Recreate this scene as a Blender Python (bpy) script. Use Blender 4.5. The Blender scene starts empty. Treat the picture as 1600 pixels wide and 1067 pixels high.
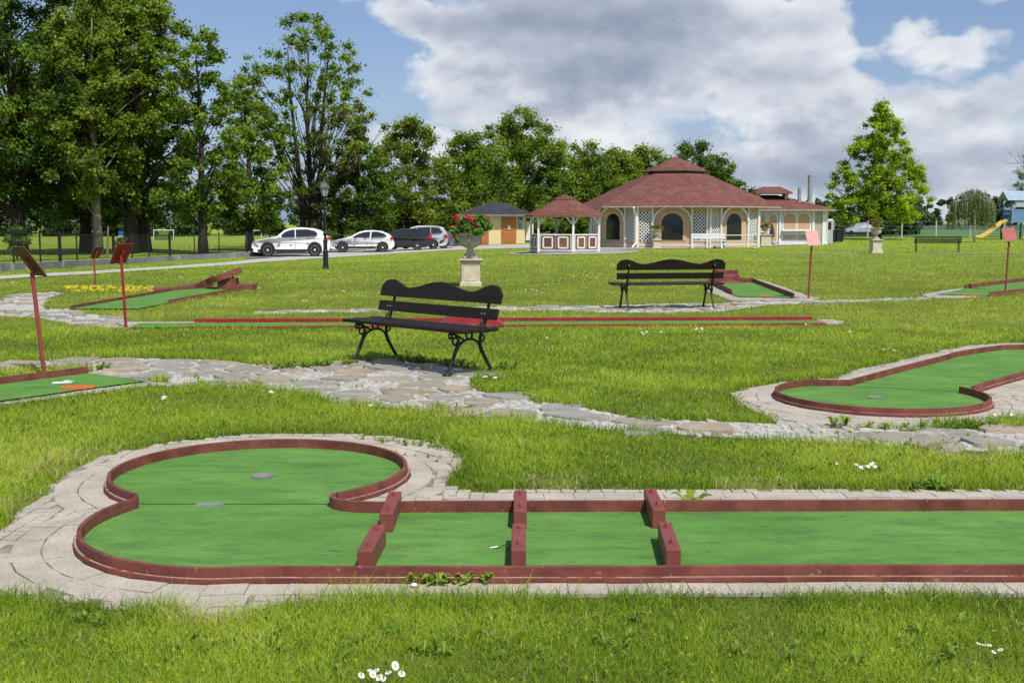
import bpy, bmesh, math, random
import numpy as np
from mathutils import Vector, Matrix, Euler, geometry
rng = np.random.default_rng(7); random.seed(7)
sc = bpy.context.scene; COL = sc.collection
R = math.radians
# ------------------------------------------------------------------ camera and ground
FPX, EYE = 1780.0, 1.55
PITCH = math.atan(187.5 / FPX)
def sst(t):
    t = np.clip(t, 0, 1); return t * t * (3 - 2 * t)
def terrain(x, y):
    x = np.asarray(x, float); y = np.asarray(y, float)
    return -0.5 * sst((4 - x) / 14) * sst((y - 27) / 33) - 0.4 * sst((-12 - x) / 30) * sst((y - 80) / 70)
def G(px, py, z=None):
    a = (px - 800) / FPX; b = -(py - 533.5) / FPX
    d = (a, math.cos(PITCH) + b * math.sin(PITCH), -math.sin(PITCH) + b * math.cos(PITCH))
    if z is not None:
        t = (z - EYE) / d[2]; return (d[0] * t, d[1] * t)
    zz = 0.0
    for _ in range(40):
        t = (zz - EYE) / d[2]; zz = 0.5 * zz + 0.5 * float(terrain(d[0] * t, d[1] * t))
    t = (zz - EYE) / d[2]
    return (d[0] * t, d[1] * t)
def G3(px, py):
    x, y = G(px, py); return (x, y, float(terrain(x, y)))
def GL(L, z=None): return [G(a, b, z) for a, b in L]

# ------------------------------------------------------------------ tags
def tag(o, label=None, cat=None, group=None, kind=None):
    if label: o['label'] = label
    if cat: o['category'] = cat
    if group: o['group'] = group
    if kind: o['kind'] = kind
    return o
def thing(name, label, cat, loc=(0, 0, 0), rz=0, group=None):
    o = bpy.data.objects.new(name, None); COL.objects.link(o); o.empty_display_size = .1
    o.location = loc; o.rotation_euler = (0, 0, rz)
    return tag(o, label, cat, group)
def link(name, me, parent=None, m=None):
    o = bpy.data.objects.new(name, me); COL.objects.link(o)
    if m is not None and not me.materials:
        for k in (m if isinstance(m, (list, tuple)) else [m]): me.materials.append(k)
    if parent is not None: o.parent = parent
    return o
def dup(root, loc=None, rz=None, label=None):
    r = root.copy(); COL.objects.link(r)
    if loc is not None: r.location = loc
    if rz is not None: r.rotation_euler = (0, 0, rz)
    if label: r['label'] = label
    for ch in list(root.children):
        c = ch.copy(); COL.objects.link(c); c.parent = r
        for g in list(ch.children):
            d = g.copy(); COL.objects.link(d); d.parent = c
    return r

# ------------------------------------------------------------------ mesh builder
class MB:
    def __init__(s): s.v = []; s.f = []; s.mi = []; s.k = 0
    def add(s, V, F):
        n = len(s.v); s.v += [tuple(p) for p in V]; s.f += [tuple(i + n for i in f) for f in F]; s.mi += [s.k] * len(F); return s
    def box(s, c, d, rot=None, taper=1.0):
        x, y, z = d[0] / 2, d[1] / 2, d[2] / 2
        P = [Vector((sx * x * (taper if sz > 0 else 1), sy * y * (taper if sz > 0 else 1), sz * z)) for sz in (-1, 1) for sy in (-1, 1) for sx in (-1, 1)]
        if rot is not None:
            M = rot if isinstance(rot, Matrix) else Euler(rot).to_matrix()
            P = [M @ p for p in P]
        c = Vector(c)
        return s.add([c + p for p in P], [(0, 2, 3, 1), (4, 5, 7, 6), (0, 1, 5, 4), (2, 6, 7, 3), (0, 4, 6, 2), (1, 3, 7, 5)])
    def bar(s, a, b, w, h=None, up=(0, 0, 1)):
        a = Vector(a); b = Vector(b); h = h or w; d = b - a; L = d.length; d.normalize()
        u = Vector(up)
        if abs(d.dot(u)) > .98: u = Vector((0, 1, 0))
        x = d.cross(u).normalized(); y = x.cross(d)
        M = Matrix((x, d, y)).transposed()
        return s.box((a + b) / 2, (w, L, h), M)
    def tube(s, P, r, n=8, caps=True):
        P = [Vector(p) for p in P]; m = len(P); rr = r if isinstance(r, (list, tuple)) else [r] * m
        V = []; prev = None
        for i, p in enumerate(P):
            t = (P[min(i + 1, m - 1)] - P[max(i - 1, 0)]).normalized()
            if prev is None:
                u = Vector((0, 0, 1)) if abs(t.z) < .9 else Vector((1, 0, 0))
                x = t.cross(u).normalized()
            else:
                x = (prev - t * prev.dot(t)).normalized()
            y = t.cross(x); prev = x
            V += [p + (x * math.cos(2 * math.pi * j / n) + y * math.sin(2 * math.pi * j / n)) * rr[i] for j in range(n)]
        F = [(i * n + j, i * n + (j + 1) % n, (i + 1) * n + (j + 1) % n, (i + 1) * n + j) for i in range(m - 1) for j in range(n)]
        if caps: F += [tuple(range(n))[::-1], tuple((m - 1) * n + j for j in range(n))]
        return s.add(V, F)
    def ring(s, c, r, w, axis='x', n=18, k=6):
        P = []
        for i in range(n + 1):
            a = 2 * math.pi * i / n; q = (math.cos(a) * r, math.sin(a) * r)
            P.append(Vector(c) + (Vector((0, q[0], q[1])) if axis == 'x' else Vector((q[0], q[1], 0)) if axis == 'z' else Vector((q[0], 0, q[1]))))
        return s.tube(P, w, k, False)
    def lathe(s, prof, n=24, c=(0, 0, 0), wob=None):
        V = []; F = []; m = len(prof)
        for i, (r, z) in enumerate(prof):
            for j in range(n):
                a = 2 * math.pi * j / n; q = r * (1 + (wob(i, a) if wob else 0))
                V.append((c[0] + q * math.cos(a), c[1] + q * math.sin(a), c[2] + z))
        for i in range(m - 1):
            for j in range(n): F.append((i * n + j, i * n + (j + 1) % n, (i + 1) * n + (j + 1) % n, (i + 1) * n + j))
        F += [tuple(range(n))[::-1], tuple((m - 1) * n + j for j in range(n))]
        return s.add(V, F)
    def prism(s, poly, a, b, fn):
        """polygon of (u,v) pairs extruded from w=a to w=b; fn(u,v,w)->xyz"""
        n = len(poly); tri = geometry.tessellate_polygon([[Vector((p[0], p[1], 0)) for p in poly]])
        V = [fn(u, v, a) for u, v in poly] + [fn(u, v, b) for u, v in poly]
        F = [t[::-1] for t in tri] + [tuple(i + n for i in t) for t in tri]
        F += [(i, (i + 1) % n, (i + 1) % n + n, i + n) for i in range(n)]
        return s.add(V, F)
    def sheet(s, poly, z):
        tri = geometry.tessellate_polygon([[Vector((p[0], p[1], 0)) for p in poly]])
        zf = z if callable(z) else (lambda x, y: z)
        F = []
        for t in tri:
            a, b, c = (poly[i] for i in t)
            F.append(t if (b[0] - a[0]) * (c[1] - a[1]) - (b[1] - a[1]) * (c[0] - a[0]) > 0 else t[::-1])
        return s.add([(p[0], p[1], zf(*p)) for p in poly], F)
    def build(s, name, m, parent=None, smooth=False, bevel=0, seg=2, fix=True):
        me = bpy.data.meshes.new(name); me.from_pydata(s.v, [], s.f); me.update()
        for k in (m if isinstance(m, (list, tuple)) else [m]): me.materials.append(k)
        if any(s.mi): me.polygons.foreach_set('material_index', s.mi)
        if fix:
            b = bmesh.new(); b.from_mesh(me); bmesh.ops.recalc_face_normals(b, faces=b.faces[:]); b.to_mesh(me); b.free()
        if smooth: me.polygons.foreach_set('use_smooth', [True] * len(me.polygons))
        o = link(name, me, parent)
        if bevel:
            q = o.modifiers.new('bevel', 'BEVEL'); q.width = bevel; q.segments = seg; q.limit_method = 'ANGLE'; q.angle_limit = R(40)
        if smooth: 
            for p in me.polygons: pass
        return o
def npmesh(name, V, Fs, m, parent=None, attrs=None):
    me = bpy.data.meshes.new(name); V = np.asarray(V, np.float32)
    me.vertices.add(len(V)); me.vertices.foreach_set('co', V.ravel())
    nl = sum(f.size for f in Fs); npoly = sum(len(f) for f in Fs)
    me.loops.add(nl); me.polygons.add(npoly)
    me.loops.foreach_set('vertex_index', np.concatenate([f.ravel() for f in Fs]).astype(np.int32))
    st = []; o = 0
    for f in Fs: st.append(o + np.arange(len(f)) * f.shape[1]); o += f.size
    me.polygons.foreach_set('loop_start', np.concatenate(st).astype(np.int32))
    for k, a in (attrs or {}).items():
        at = me.attributes.new(k, 'FLOAT', 'POINT'); at.data.foreach_set('value', np.asarray(a, np.float32))
    me.update(calc_edges=True); me.validate()
    me.materials.append(m)
    return link(name, me, parent)
def spline(P, n=8, closed=False):
    P = [Vector(p) for p in P]; m = len(P); out = []
    rngs = range(m if closed else m - 1)
    for i in rngs:
        if closed: a, b, c, d = P[i - 1], P[i], P[(i + 1) % m], P[(i + 2) % m]
        else: a, b, c, d = P[max(i - 1, 0)], P[i], P[i + 1], P[min(i + 2, m - 1)]
        for k in range(n):
            t = k / n
            out.append(.5 * ((2 * b) + (c - a) * t + (2 * a - 5 * b + 4 * c - d) * t * t + (3 * b - a - 3 * c + d) * t ** 3))
    if not closed: out.append(P[-1])
    return out

# ------------------------------------------------------------------ noise for scattering
_L = rng.random((256, 256))
def vnoise(x, y):
    xi = np.floor(x).astype(int); yi = np.floor(y).astype(int); fx = x - xi; fy = y - yi
    fx = fx * fx * (3 - 2 * fx); fy = fy * fy * (3 - 2 * fy)
    g = lambda a, b: _L[a & 255, b & 255]
    return (g(xi, yi) * (1 - fx) + g(xi + 1, yi) * fx) * (1 - fy) + (g(xi, yi + 1) * (1 - fx) + g(xi + 1, yi + 1) * fx) * fy
def fbm(x, y, o=3):
    s = 0; a = .5; t = 0
    for i in range(o): s = s + a * vnoise(x * 2 ** i + 17 * i, y * 2 ** i + 31 * i); t += a; a *= .5
    return s / t
def pip(x, y, poly):
    P = np.asarray(poly, float); r = np.zeros(x.shape, bool); n = len(P); j = n - 1
    for i in range(n):
        xi, yi = P[i]; xj, yj = P[j]
        if yi != yj:
            c = ((yi > y) != (yj > y)) & (x < (xj - xi) * (y - yi) / (yj - yi) + xi); r ^= c
        j = i
    return r

# ------------------------------------------------------------------ materials
def nodes(m):
    m.use_nodes = True; nt = m.node_tree; nt.nodes.clear(); return nt
def N(nt, t, **kw):
    n = nt.nodes.new(t)
    for k, v in kw.items():
        if k.startswith('i_'): n.inputs[k[2:].replace('_', ' ')].default_value = v
        else: setattr(n, k, v)
    return n
def ramp(nt, fac, stops, interp='LINEAR'):
    r = N(nt, 'ShaderNodeValToRGB'); r.color_ramp.interpolation = interp
    e = r.color_ramp.elements
    while len(e) < len(stops): e.new(.5)
    for q, (p, c) in zip(e, stops): q.position = p; q.color = (*c, 1) if len(c) == 3 else c
    nt.links.new(fac, r.inputs[0]); return r.outputs[0]
def mix(nt, f, a, b, mode='MIX'):
    n = N(nt, 'ShaderNodeMix', data_type='RGBA', blend_type=mode)
    for s, v in ((n.inputs[0], f), (n.inputs[6], a), (n.inputs[7], b)):
        if hasattr(v, 'is_output'): nt.links.new(v, s)
        else: s.default_value = v if not isinstance(v, tuple) or len(v) == 4 else (*v, 1)
    return n.outputs[2]
def mth(nt, op, a, b=None, c=None, clamp=False):
    n = N(nt, 'ShaderNodeMath', operation=op); n.use_clamp = clamp
    for i, v in enumerate((a, b, c)):
        if v is None: continue
        if hasattr(v, 'is_output'): nt.links.new(v, n.inputs[i])
        else: n.inputs[i].default_value = v
    return n.outputs[0]
def noise(nt, vec, scale, detail=4, rough=.55, out='Fac', dist=0.0):
    n = N(nt, 'ShaderNodeTexNoise'); n.inputs['Scale'].default_value = scale; n.inputs['Detail'].default_value = detail
    n.inputs['Roughness'].default_value = rough; n.inputs['Distortion'].default_value = dist
    nt.links.new(vec, n.inputs['Vector']); return n.outputs[out]
def mat(name, c, rough=.6, var=.25, scale=6, c2=None, bump=0, bscale=40, metal=0, spec=.4, speck=None, coords='Object', stretch=None, coat=0):
    m = bpy.data.materials.new(name); nt = nodes(m)
    tc = N(nt, 'ShaderNodeTexCoord').outputs[coords]
    if stretch:
        mp = N(nt, 'ShaderNodeMapping'); mp.inputs['Scale'].default_value = stretch; nt.links.new(tc, mp.inputs[0]); tc = mp.outputs[0]
    n1 = noise(nt, tc, scale, 6, .6)
    lo = tuple(x * (1 - var) for x in c); hi = c2 or tuple(min(1, x * (1 + var)) for x in c)
    col = ramp(nt, n1, [(.3, lo), (.7, hi)])
    if speck:
        n2 = noise(nt, tc, speck[1], 2, .5)
        col = mix(nt, ramp(nt, n2, [(speck[2], (0, 0, 0)), (speck[2] + .08, (1, 1, 1))]), col, speck[0])
    p = N(nt, 'ShaderNodeBsdfPrincipled'); nt.links.new(col, p.inputs['Base Color'])
    p.inputs['Roughness'].default_value = rough; p.inputs['Metallic'].default_value = metal; p.inputs['Specular IOR Level'].default_value = spec
    p.inputs['Coat Weight'].default_value = coat
    if bump:
        b = N(nt, 'ShaderNodeBump'); b.inputs['Strength'].default_value = bump; b.inputs['Distance'].default_value = .01
        nt.links.new(noise(nt, tc, bscale, 4), b.inputs['Height']); nt.links.new(b.outputs[0], p.inputs['Normal'])
    o = N(nt, 'ShaderNodeOutputMaterial'); nt.links.new(p.outputs[0], o.inputs[0])
    return m
def leafmat(name, stops, trans=.45, attr='tint', scale=0, rough=.5, spec=.25, tcol=(1.25, 1.15, .5), upn=0):
    m = bpy.data.materials.new(name); nt = nodes(m)
    a = N(nt, 'ShaderNodeAttribute', attribute_name=attr).outputs['Fac']
    if scale:
        g = N(nt, 'ShaderNodeNewGeometry').outputs['Position']
        a = mth(nt, 'ADD', a, mth(nt, 'MULTIPLY', mth(nt, 'SUBTRACT', noise(nt, g, scale, 3), .5), .9), clamp=True)
    col = ramp(nt, a, stops)
    p = N(nt, 'ShaderNodeBsdfPrincipled'); p.inputs['Roughness'].default_value = rough; p.inputs['Specular IOR Level'].default_value = spec
    t = N(nt, 'ShaderNodeBsdfTranslucent'); nt.links.new(col, p.inputs['Base Color'])
    nt.links.new(mix(nt, 1.0, col, tcol, 'MULTIPLY'), t.inputs[0])
    if upn:
        gn = N(nt, 'ShaderNodeNewGeometry').outputs['Normal']; va = N(nt, 'ShaderNodeVectorMath', operation='MULTIPLY_ADD'); nt.links.new(gn, va.inputs[0]); va.inputs[1].default_value = (1 - upn,) * 3; va.inputs[2].default_value = (0, 0, upn)
        vn = N(nt, 'ShaderNodeVectorMath', operation='NORMALIZE'); nt.links.new(va.outputs[0], vn.inputs[0]); nt.links.new(vn.outputs[0], p.inputs['Normal'])
    s = N(nt, 'ShaderNodeMixShader'); s.inputs[0].default_value = trans
    nt.links.new(p.outputs[0], s.inputs[1]); nt.links.new(t.outputs[0], s.inputs[2])
    o = N(nt, 'ShaderNodeOutputMaterial'); nt.links.new(s.outputs[0], o.inputs[0])
    return m
M = {}
M['red'] = mat('red_paint', (.16, .038, .027), .65, .4, 6, c2=(.235, .072, .052), bump=.35, bscale=25, speck=((.31, .17, .13), 30, .68))
M['dirtline'] = mat('pale_dirt_line', (.34, .21, .16), .9, .35, 9, speck=((.2, .05, .04), 12, .56))
M['redtop'] = mat('red_paint_block', (.21, .056, .045), .55, .22, 4, bump=.1, bscale=60)
M['brightred'] = mat('bright_red_paint', (.27, .02, .025), .5, .25, 5)
M['pink'] = mat('sunlit_pink_board', (.52, .26, .23), .6, .15, 8)  # pale tone has the strong sunlight on this board painted in
M['signred'] = mat('sign_red', (.33, .06, .05), .5, .2, 6)
M['signshade'] = mat('sign_shaded_brown', (.13, .05, .025), .6, .25, 6)  # dark brown paints in the shade on board undersides facing away from the sun
M['post'] = mat('post_red', (.25, .05, .04), .5, .2, 9)
M['felt'] = mat('green_felt', (.115, .275, .072), .95, .16, 1.6, bump=.5, bscale=220, spec=.05, stretch=(1, 2.6, 1), speck=((.07, .15, .05), 5.5, .66))
def feltmat():
    m = bpy.data.materials.new('green_felt'); nt = nodes(m); g = N(nt, 'ShaderNodeNewGeometry').outputs['Position']
    mp = N(nt, 'ShaderNodeMapping'); mp.inputs['Scale'].default_value = (1, 3.2, 1); mp.inputs['Rotation'].default_value = (0, 0, -.25); nt.links.new(g, mp.inputs[0]); s = mp.outputs[0]
    col = ramp(nt, noise(nt, g, 1.3, 5, .6), [(.3, (.088, .212, .045)), (.52, (.11, .255, .056)), (.72, (.138, .29, .072))])
    fine = noise(nt, s, 38, 3, .6); col = mix(nt, .5, col, ramp(nt, fine, [(.3, (.8, .82, .75)), (.7, (1.15, 1.12, 1.2))]), 'MULTIPLY')
    st = noise(nt, s, 2.4, 8, .72); col = mix(nt, mth(nt, 'MULTIPLY', ramp(nt, st, [(.46, (0, 0, 0)), (.66, (1, 1, 1))]), .72), col, (.07, .13, .045))
    sp = noise(nt, s, 11, 3, .6); col = mix(nt, mth(nt, 'MULTIPLY', ramp(nt, sp, [(.64, (0, 0, 0)), (.72, (1, 1, 1))]), .75), col, (.05, .08, .035))
    br = noise(nt, g, 5, 5, .7); col = mix(nt, mth(nt, 'MULTIPLY', ramp(nt, br, [(.63, (0, 0, 0)), (.75, (1, 1, 1))]), .4), col, (.25, .36, .15))
    p = N(nt, 'ShaderNodeBsdfPrincipled'); p.inputs['Roughness'].default_value = .95; p.inputs['Specular IOR Level'].default_value = .05; nt.links.new(col, p.inputs[0])
    b = N(nt, 'ShaderNodeBump'); b.inputs['Strength'].default_value = .5; b.inputs['Distance'].default_value = .006; nt.links.new(noise(nt, g, 160, 3), b.inputs['Height']); nt.links.new(b.outputs[0], p.inputs['Normal'])
    o = N(nt, 'ShaderNodeOutputMaterial'); nt.links.new(p.outputs[0], o.inputs[0]); return m
M['felt'] = feltmat()
M['orange'] = mat('orange_rubber', (.5, .11, .02), .8, .15, 8)
M['white'] = mat('white_paint', (.74, .74, .72), .5, .05, 3)
M['whiteold'] = mat('weathered_white_paint', (.6, .62, .62), .6, .1, 3)
M['steel'] = mat('dull_steel', (.23, .23, .225), .55, .25, 9, metal=.2)
M['paver'] = mat('granite_paver', (.43, .39, .32), .85, .2, 3.2, bump=.5, bscale=120, speck=((.27, .25, .215), 95, .55), coords='Object')
M['joint'] = mat('paver_joint', (.235, .215, .165), .95, .4, 7, bump=.5, bscale=60, speck=((.1, .12, .04), 9, .6))
M['mortar'] = mat('pale_cobble_mortar', (.36, .345, .30), .9, .25, 9, bump=1.0, bscale=25, speck=((.2, .18, .15), 13, .6))
M['wood'] = mat('dark_stained_wood', (.018, .0115, .0085), .5, .4, 3, bump=.25, bscale=30, stretch=(.6, 8, 8), spec=.25)
M['iron'] = mat('black_cast_iron', (.014, .014, .016), .45, .3, 12, bump=.2)
M['bolt'] = mat('zinc_bolt', (.5, .5, .5), .35, .1, 10, metal=.8)
M['stone'] = mat('cream_cast_stone', (.56, .5, .37), .8, .15, 5, bump=.3, speck=((.33, .31, .25), 9, .68))
M['urn'] = mat('weathered_urn_stone', (.36, .33, .25), .85, .35, 7, c2=(.62, .58, .48), bump=.4)
M['tan'] = mat('tan_render', (.56, .385, .24), .85, .06, 2)
M['cream'] = mat('cream_render', (.72, .58, .33), .85, .06, 2)
M['annexwall'] = mat('white_render', (.66, .67, .68), .8, .06, 2)
M['orangewood'] = mat('orange_wood_door', (.42, .15, .045), .5, .15, 3, stretch=(6, 6, .6))
M['shutter'] = mat('pale_pine_shutter', (.52, .32, .19), .6, .12, 2, stretch=(1, 1, 14))
M['glass'] = mat('dark_window_glass', (.015, .018, .02), .06, .2, 2, spec=.6)
M['lattdark'] = mat('dark_behind_lattice', (.03, .035, .04), .8, .2, 4)
M['lattbrown'] = mat('brown_lattice_board', (.20, .09, .05), .7, .3, 20)
M['greyroof'] = mat('anthracite_tiles', (.04, .042, .05), .55, .2, 4, stretch=(1, 1, 1))
M['concrete'] = mat('pale_concrete', (.42, .40, .37), .9, .12, 1.5, bump=.2, coords='Object')
M['fascia'] = mat('grey_beige_fascia', (.36, .335, .30), .8, .1, 3)
M['apron'] = mat('sandy_concrete', (.31, .29, .25), .9, .2, 1.2)
M['asphalt'] = mat('grey_asphalt', (.16, .155, .15), .9, .2, .8, bump=.3)
M['wallgrey'] = mat('grey_low_wall', (.2, .2, .21), .9, .25, 1.5, speck=((.42, .38, .33), 1.3, .62))
M['fence'] = mat('black_fence_paint', (.013, .015, .014), .5, .2, 5)
M['bark'] = mat('dark_bark', (.038, .031, .025), .9, .4, 4, bump=1, bscale=14, stretch=(1, 1, .25))
M['palebark'] = mat('pale_bark', (.2, .17, .13), .9, .3, 3, bump=.8, bscale=10, stretch=(1, 1, .3))
M['birch'] = mat('white_birch_bark', (.6, .58, .54), .8, .2, 4, speck=((.1, .1, .1), 12, .65))
M['carwhite'] = mat('white_car_paint', (.82, .82, .83), .5, .02, 1, spec=.2)
M['cardirty'] = mat('white_patchy_paint', (.76, .76, .77), .5, .04, 1, spec=.2, speck=((.36, .37, .4), 3.2, .6))
M['carblack'] = mat('black_car_paint', (.012, .012, .016), .2, .1, 1, coat=.8)
M['carsilver'] = mat('silver_car_paint', (.5, .51, .53), .3, .05, 1, metal=.35, coat=.5)
M['carblue'] = mat('slate_blue_car_paint', (.12, .15, .2), .25, .05, 1, metal=.3, coat=.6)
M['tyre'] = mat('tyre_rubber', (.014, .014, .014), .85, .2, 8)
M['rim'] = mat('alloy_rim', (.6, .6, .61), .4, .05, 5, metal=.0)
M['plastic'] = mat('black_plastic', (.016, .016, .018), .6, .2, 5)
M['taillight'] = mat('red_lens', (.35, .01, .012), .2, .1, 5)
M['headlight'] = mat('clear_lens', (.3, .32, .34), .12, .1, 5, spec=.7)
M['bluesign'] = mat('blue_sign', (.02, .09, .36), .4, .05, 3)
M['playblue'] = mat('blue_playground_wood', (.13, .25, .42), .6, .12, 3)
M['playpale'] = mat('pale_blue_roof_boards', (.3, .4, .5), .6, .12, 3)
M['yellow'] = mat('yellow_plastic_slide', (.7, .48, .13), .35, .08, 2)
M['playgreen'] = mat('dark_green_post', (.03, .07, .045), .6, .2, 4)
M['net'] = mat('green_goal_net', (.02, .16, .11), .9, .15, 2)
M['tarp'] = mat('grey_tarpaulin', (.26, .29, .33), .4, .25, 1.2, bump=1, bscale=3)
M['terracotta'] = mat('terracotta_pot', (.38, .13, .07), .8, .15, 6)
M['binblack'] = mat('black_bin_plastic', (.012, .016, .015), .5, .2, 4)
M['inox'] = mat('stainless_flue', (.42, .42, .41), .4, .2, 3, metal=.6)
M['soil'] = mat('dark_soil', (.05, .035, .02), .95, .3, 10)
def shinglemat(name, c, var=.2):
    m = bpy.data.materials.new(name); nt = nodes(m)
    uv = N(nt, 'ShaderNodeUVMap').outputs[0]
    br = N(nt, 'ShaderNodeTexBrick'); br.offset = .5
    for k, v in (('Scale', 1.0), ('Mortar Size', .03), ('Brick Width', .42), ('Row Height', .26), ('Bias', 0.0), ('Mortar Smooth', .3)): br.inputs[k].default_value = v
    br.inputs['Color1'].default_value = (*[x * (1 - var) for x in c], 1); br.inputs['Color2'].default_value = (*[x * (1 + var) for x in c], 1)
    br.inputs['Mortar'].default_value = (*[x * .68 for x in c], 1); nt.links.new(uv, br.inputs[0])
    tc = N(nt, 'ShaderNodeTexCoord').outputs['Object']
    col = mix(nt, .5, br.outputs[0], ramp(nt, noise(nt, tc, 1.1, 5), [(.3, (.75, .75, .75)), (.7, (1.25, 1.2, 1.2))]), 'MULTIPLY')
    p = N(nt, 'ShaderNodeBsdfPrincipled'); p.inputs['Roughness'].default_value = .85; p.inputs['Specular IOR Level'].default_value = .2
    nt.links.new(col, p.inputs['Base Color'])
    b = N(nt, 'ShaderNodeBump'); b.inputs['Strength'].default_value = .5; b.inputs['Distance'].default_value = .01
    nt.links.new(mth(nt, 'SUBTRACT', 1.0, br.outputs['Fac']), b.inputs['Height']); nt.links.new(b.outputs[0], p.inputs['Normal'])
    o = N(nt, 'ShaderNodeOutputMaterial'); nt.links.new(p.outputs[0], o.inputs[0]); return m
M['shingle'] = shinglemat('red_bitumen_shingles', (.172, .074, .057))
M['tile'] = shinglemat('anthracite_roof_tiles', (.045, .047, .055))
# ------------------------------------------------------------------ setting: ground sheets
EXC = []            # ground areas without grass
def pave(name, poly, z, m, exc=True):
    b = MB(); b.sheet(poly, lambda x, y: float(terrain(x, y)) + z); o = b.build(name, m, fix=False); tag(o, kind='structure')
    if exc: EXC.append(poly)
    return o
def ribbon(name, A, B, z, m, n=3, step=1.0):
    """strip between two traced edges, laid on the terrain"""
    def res(P, k):
        P = np.asarray(P, float); d = np.r_[0, np.cumsum(np.hypot(*np.diff(P, axis=0).T))]
        t = np.linspace(0, d[-1], k); return np.c_[np.interp(t, d, P[:, 0]), np.interp(t, d, P[:, 1])]
    L = np.hypot(*np.diff(np.asarray(A, float), axis=0).T).sum(); k = max(6, int(L / step))
    a, b = res(A, k), res(B, k); V = []; F = []
    for j in range(n + 1):
        q = a * (1 - j / n) + b * (j / n); V += [(x, y, float(terrain(x, y)) + z) for x, y in q]
    for j in range(n):
        for i in range(k - 1): F.append((j * k + i, j * k + i + 1, (j + 1) * k + i + 1, (j + 1) * k + i))
    mb = MB(); mb.add(V, F); o = mb.build(name, m); tag(o, kind='structure')
    EXC.append([tuple(p) for p in a] + [tuple(p) for p in b[::-1]])
    return o
def lawn_material():
    m = bpy.data.materials.new('lawn_ground'); nt = nodes(m)
    g = N(nt, 'ShaderNodeNewGeometry').outputs['Position']
    n1 = noise(nt, g, .35, 5, .6); n2 = noise(nt, g, 3.5, 5, .7)
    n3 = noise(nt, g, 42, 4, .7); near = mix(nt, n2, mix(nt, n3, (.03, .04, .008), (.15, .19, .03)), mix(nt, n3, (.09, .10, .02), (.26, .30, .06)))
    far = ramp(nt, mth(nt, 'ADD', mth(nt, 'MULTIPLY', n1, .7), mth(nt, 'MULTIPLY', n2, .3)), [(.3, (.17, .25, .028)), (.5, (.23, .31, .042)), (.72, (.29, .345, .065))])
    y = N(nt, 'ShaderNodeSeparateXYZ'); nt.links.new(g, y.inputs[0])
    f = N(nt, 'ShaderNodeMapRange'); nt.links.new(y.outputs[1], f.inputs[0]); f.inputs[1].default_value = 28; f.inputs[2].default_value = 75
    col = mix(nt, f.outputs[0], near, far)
    p = N(nt, 'ShaderNodeBsdfPrincipled'); p.inputs['Roughness'].default_value = .95; p.inputs['Specular IOR Level'].default_value = .05
    nt.links.new(col, p.inputs[0])
    o = N(nt, 'ShaderNodeOutputMaterial'); nt.links.new(p.outputs[0], o.inputs[0]); return m
xs = np.unique(np.r_[np.linspace(-900, -70, 16), np.arange(-70, -40, 4), np.arange(-40, 12.1, 1.0), np.arange(14, 80, 6), np.linspace(80, 900, 14)])
ys = np.unique(np.r_[np.linspace(-60, 0, 7), np.arange(2, 26, 2), np.arange(26, 100, 1.0), np.arange(100, 160, 4), np.linspace(165, 1500, 22)])
X, Y = np.meshgrid(xs, ys); nx, ny = len(xs), len(ys)
I = np.arange(nx * ny).reshape(ny, nx)
lawn = npmesh('lawn', np.c_[X.ravel(), Y.ravel(), terrain(X, Y).ravel()], [np.c_[I[:-1, :-1].ravel(), I[:-1, 1:].ravel(), I[1:, 1:].ravel(), I[1:, :-1].ravel()]], lawn_material())
tag(lawn, kind='structure')

# crop field and bright meadow strip beyond the lawn on the right
crop = mat('crop_rows', (.06, .15, .04), .95, .3, .35, c2=(.10, .20, .055), stretch=(.15, 1, 1))
meadow = mat('bright_meadow', (.17, .27, .05), .95, .15, .05)
tilled = mat('dark_crop', (.05, .09, .05), .95, .25, .1, stretch=(.1, 1, 1))
pave('crop_field', [(6, 112), (420, 112), (420, 205), (6, 205)], .03, crop)
pave('far_crop_field', [(6, 206), (420, 206), (420, 560), (6, 560)], .03, tilled, False)
pave('meadow', [(-40, 600), (500, 600), (500, 900), (-40, 900)], .05, meadow, False)

# ------------------------------------------------------------------ minigolf lanes
def offs(P, d, closed=False):
    P = [Vector((p[0], p[1])) for p in P]; n = len(P); out = []
    for i in range(n):
        a = P[i - 1] if (i or closed) else P[i]; c = P[(i + 1) % n] if (i < n - 1 or closed) else P[i]
        t1 = (P[i] - a); t2 = (c - P[i])
        if t1.length < 1e-9: t1 = t2
        if t2.length < 1e-9: t2 = t1
        t1.normalize(); t2.normalize(); t = (t1 + t2).normalized(); nn = Vector((-t.y, t.x))
        k = 1 / max(.45, nn.dot(Vector((-t1.y, t1.x))))
        out.append(P[i] + nn * d * k)
    return out
def curb_mb(b, P, w, z0, z1, side=1):
    """low wall along P, thickness w to one side"""
    A = [Vector((p[0], p[1])) for p in P]; B = offs(P, w * side); n = len(A); V = []; F = []
    for i in range(n): V += [(*A[i], z0), (*A[i], z1), (*B[i], z1), (*B[i], z0)]
    for i in range(n - 1):
        for k in range(4): F.append((i * 4 + k, i * 4 + (k + 1) % 4, i * 4 + 4 + (k + 1) % 4, i * 4 + 4 + k))
    F += [(0, 1, 2, 3), (n * 4 - 1, n * 4 - 2, n * 4 - 3, n * 4 - 4)]
    b.add(V, F)
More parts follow.
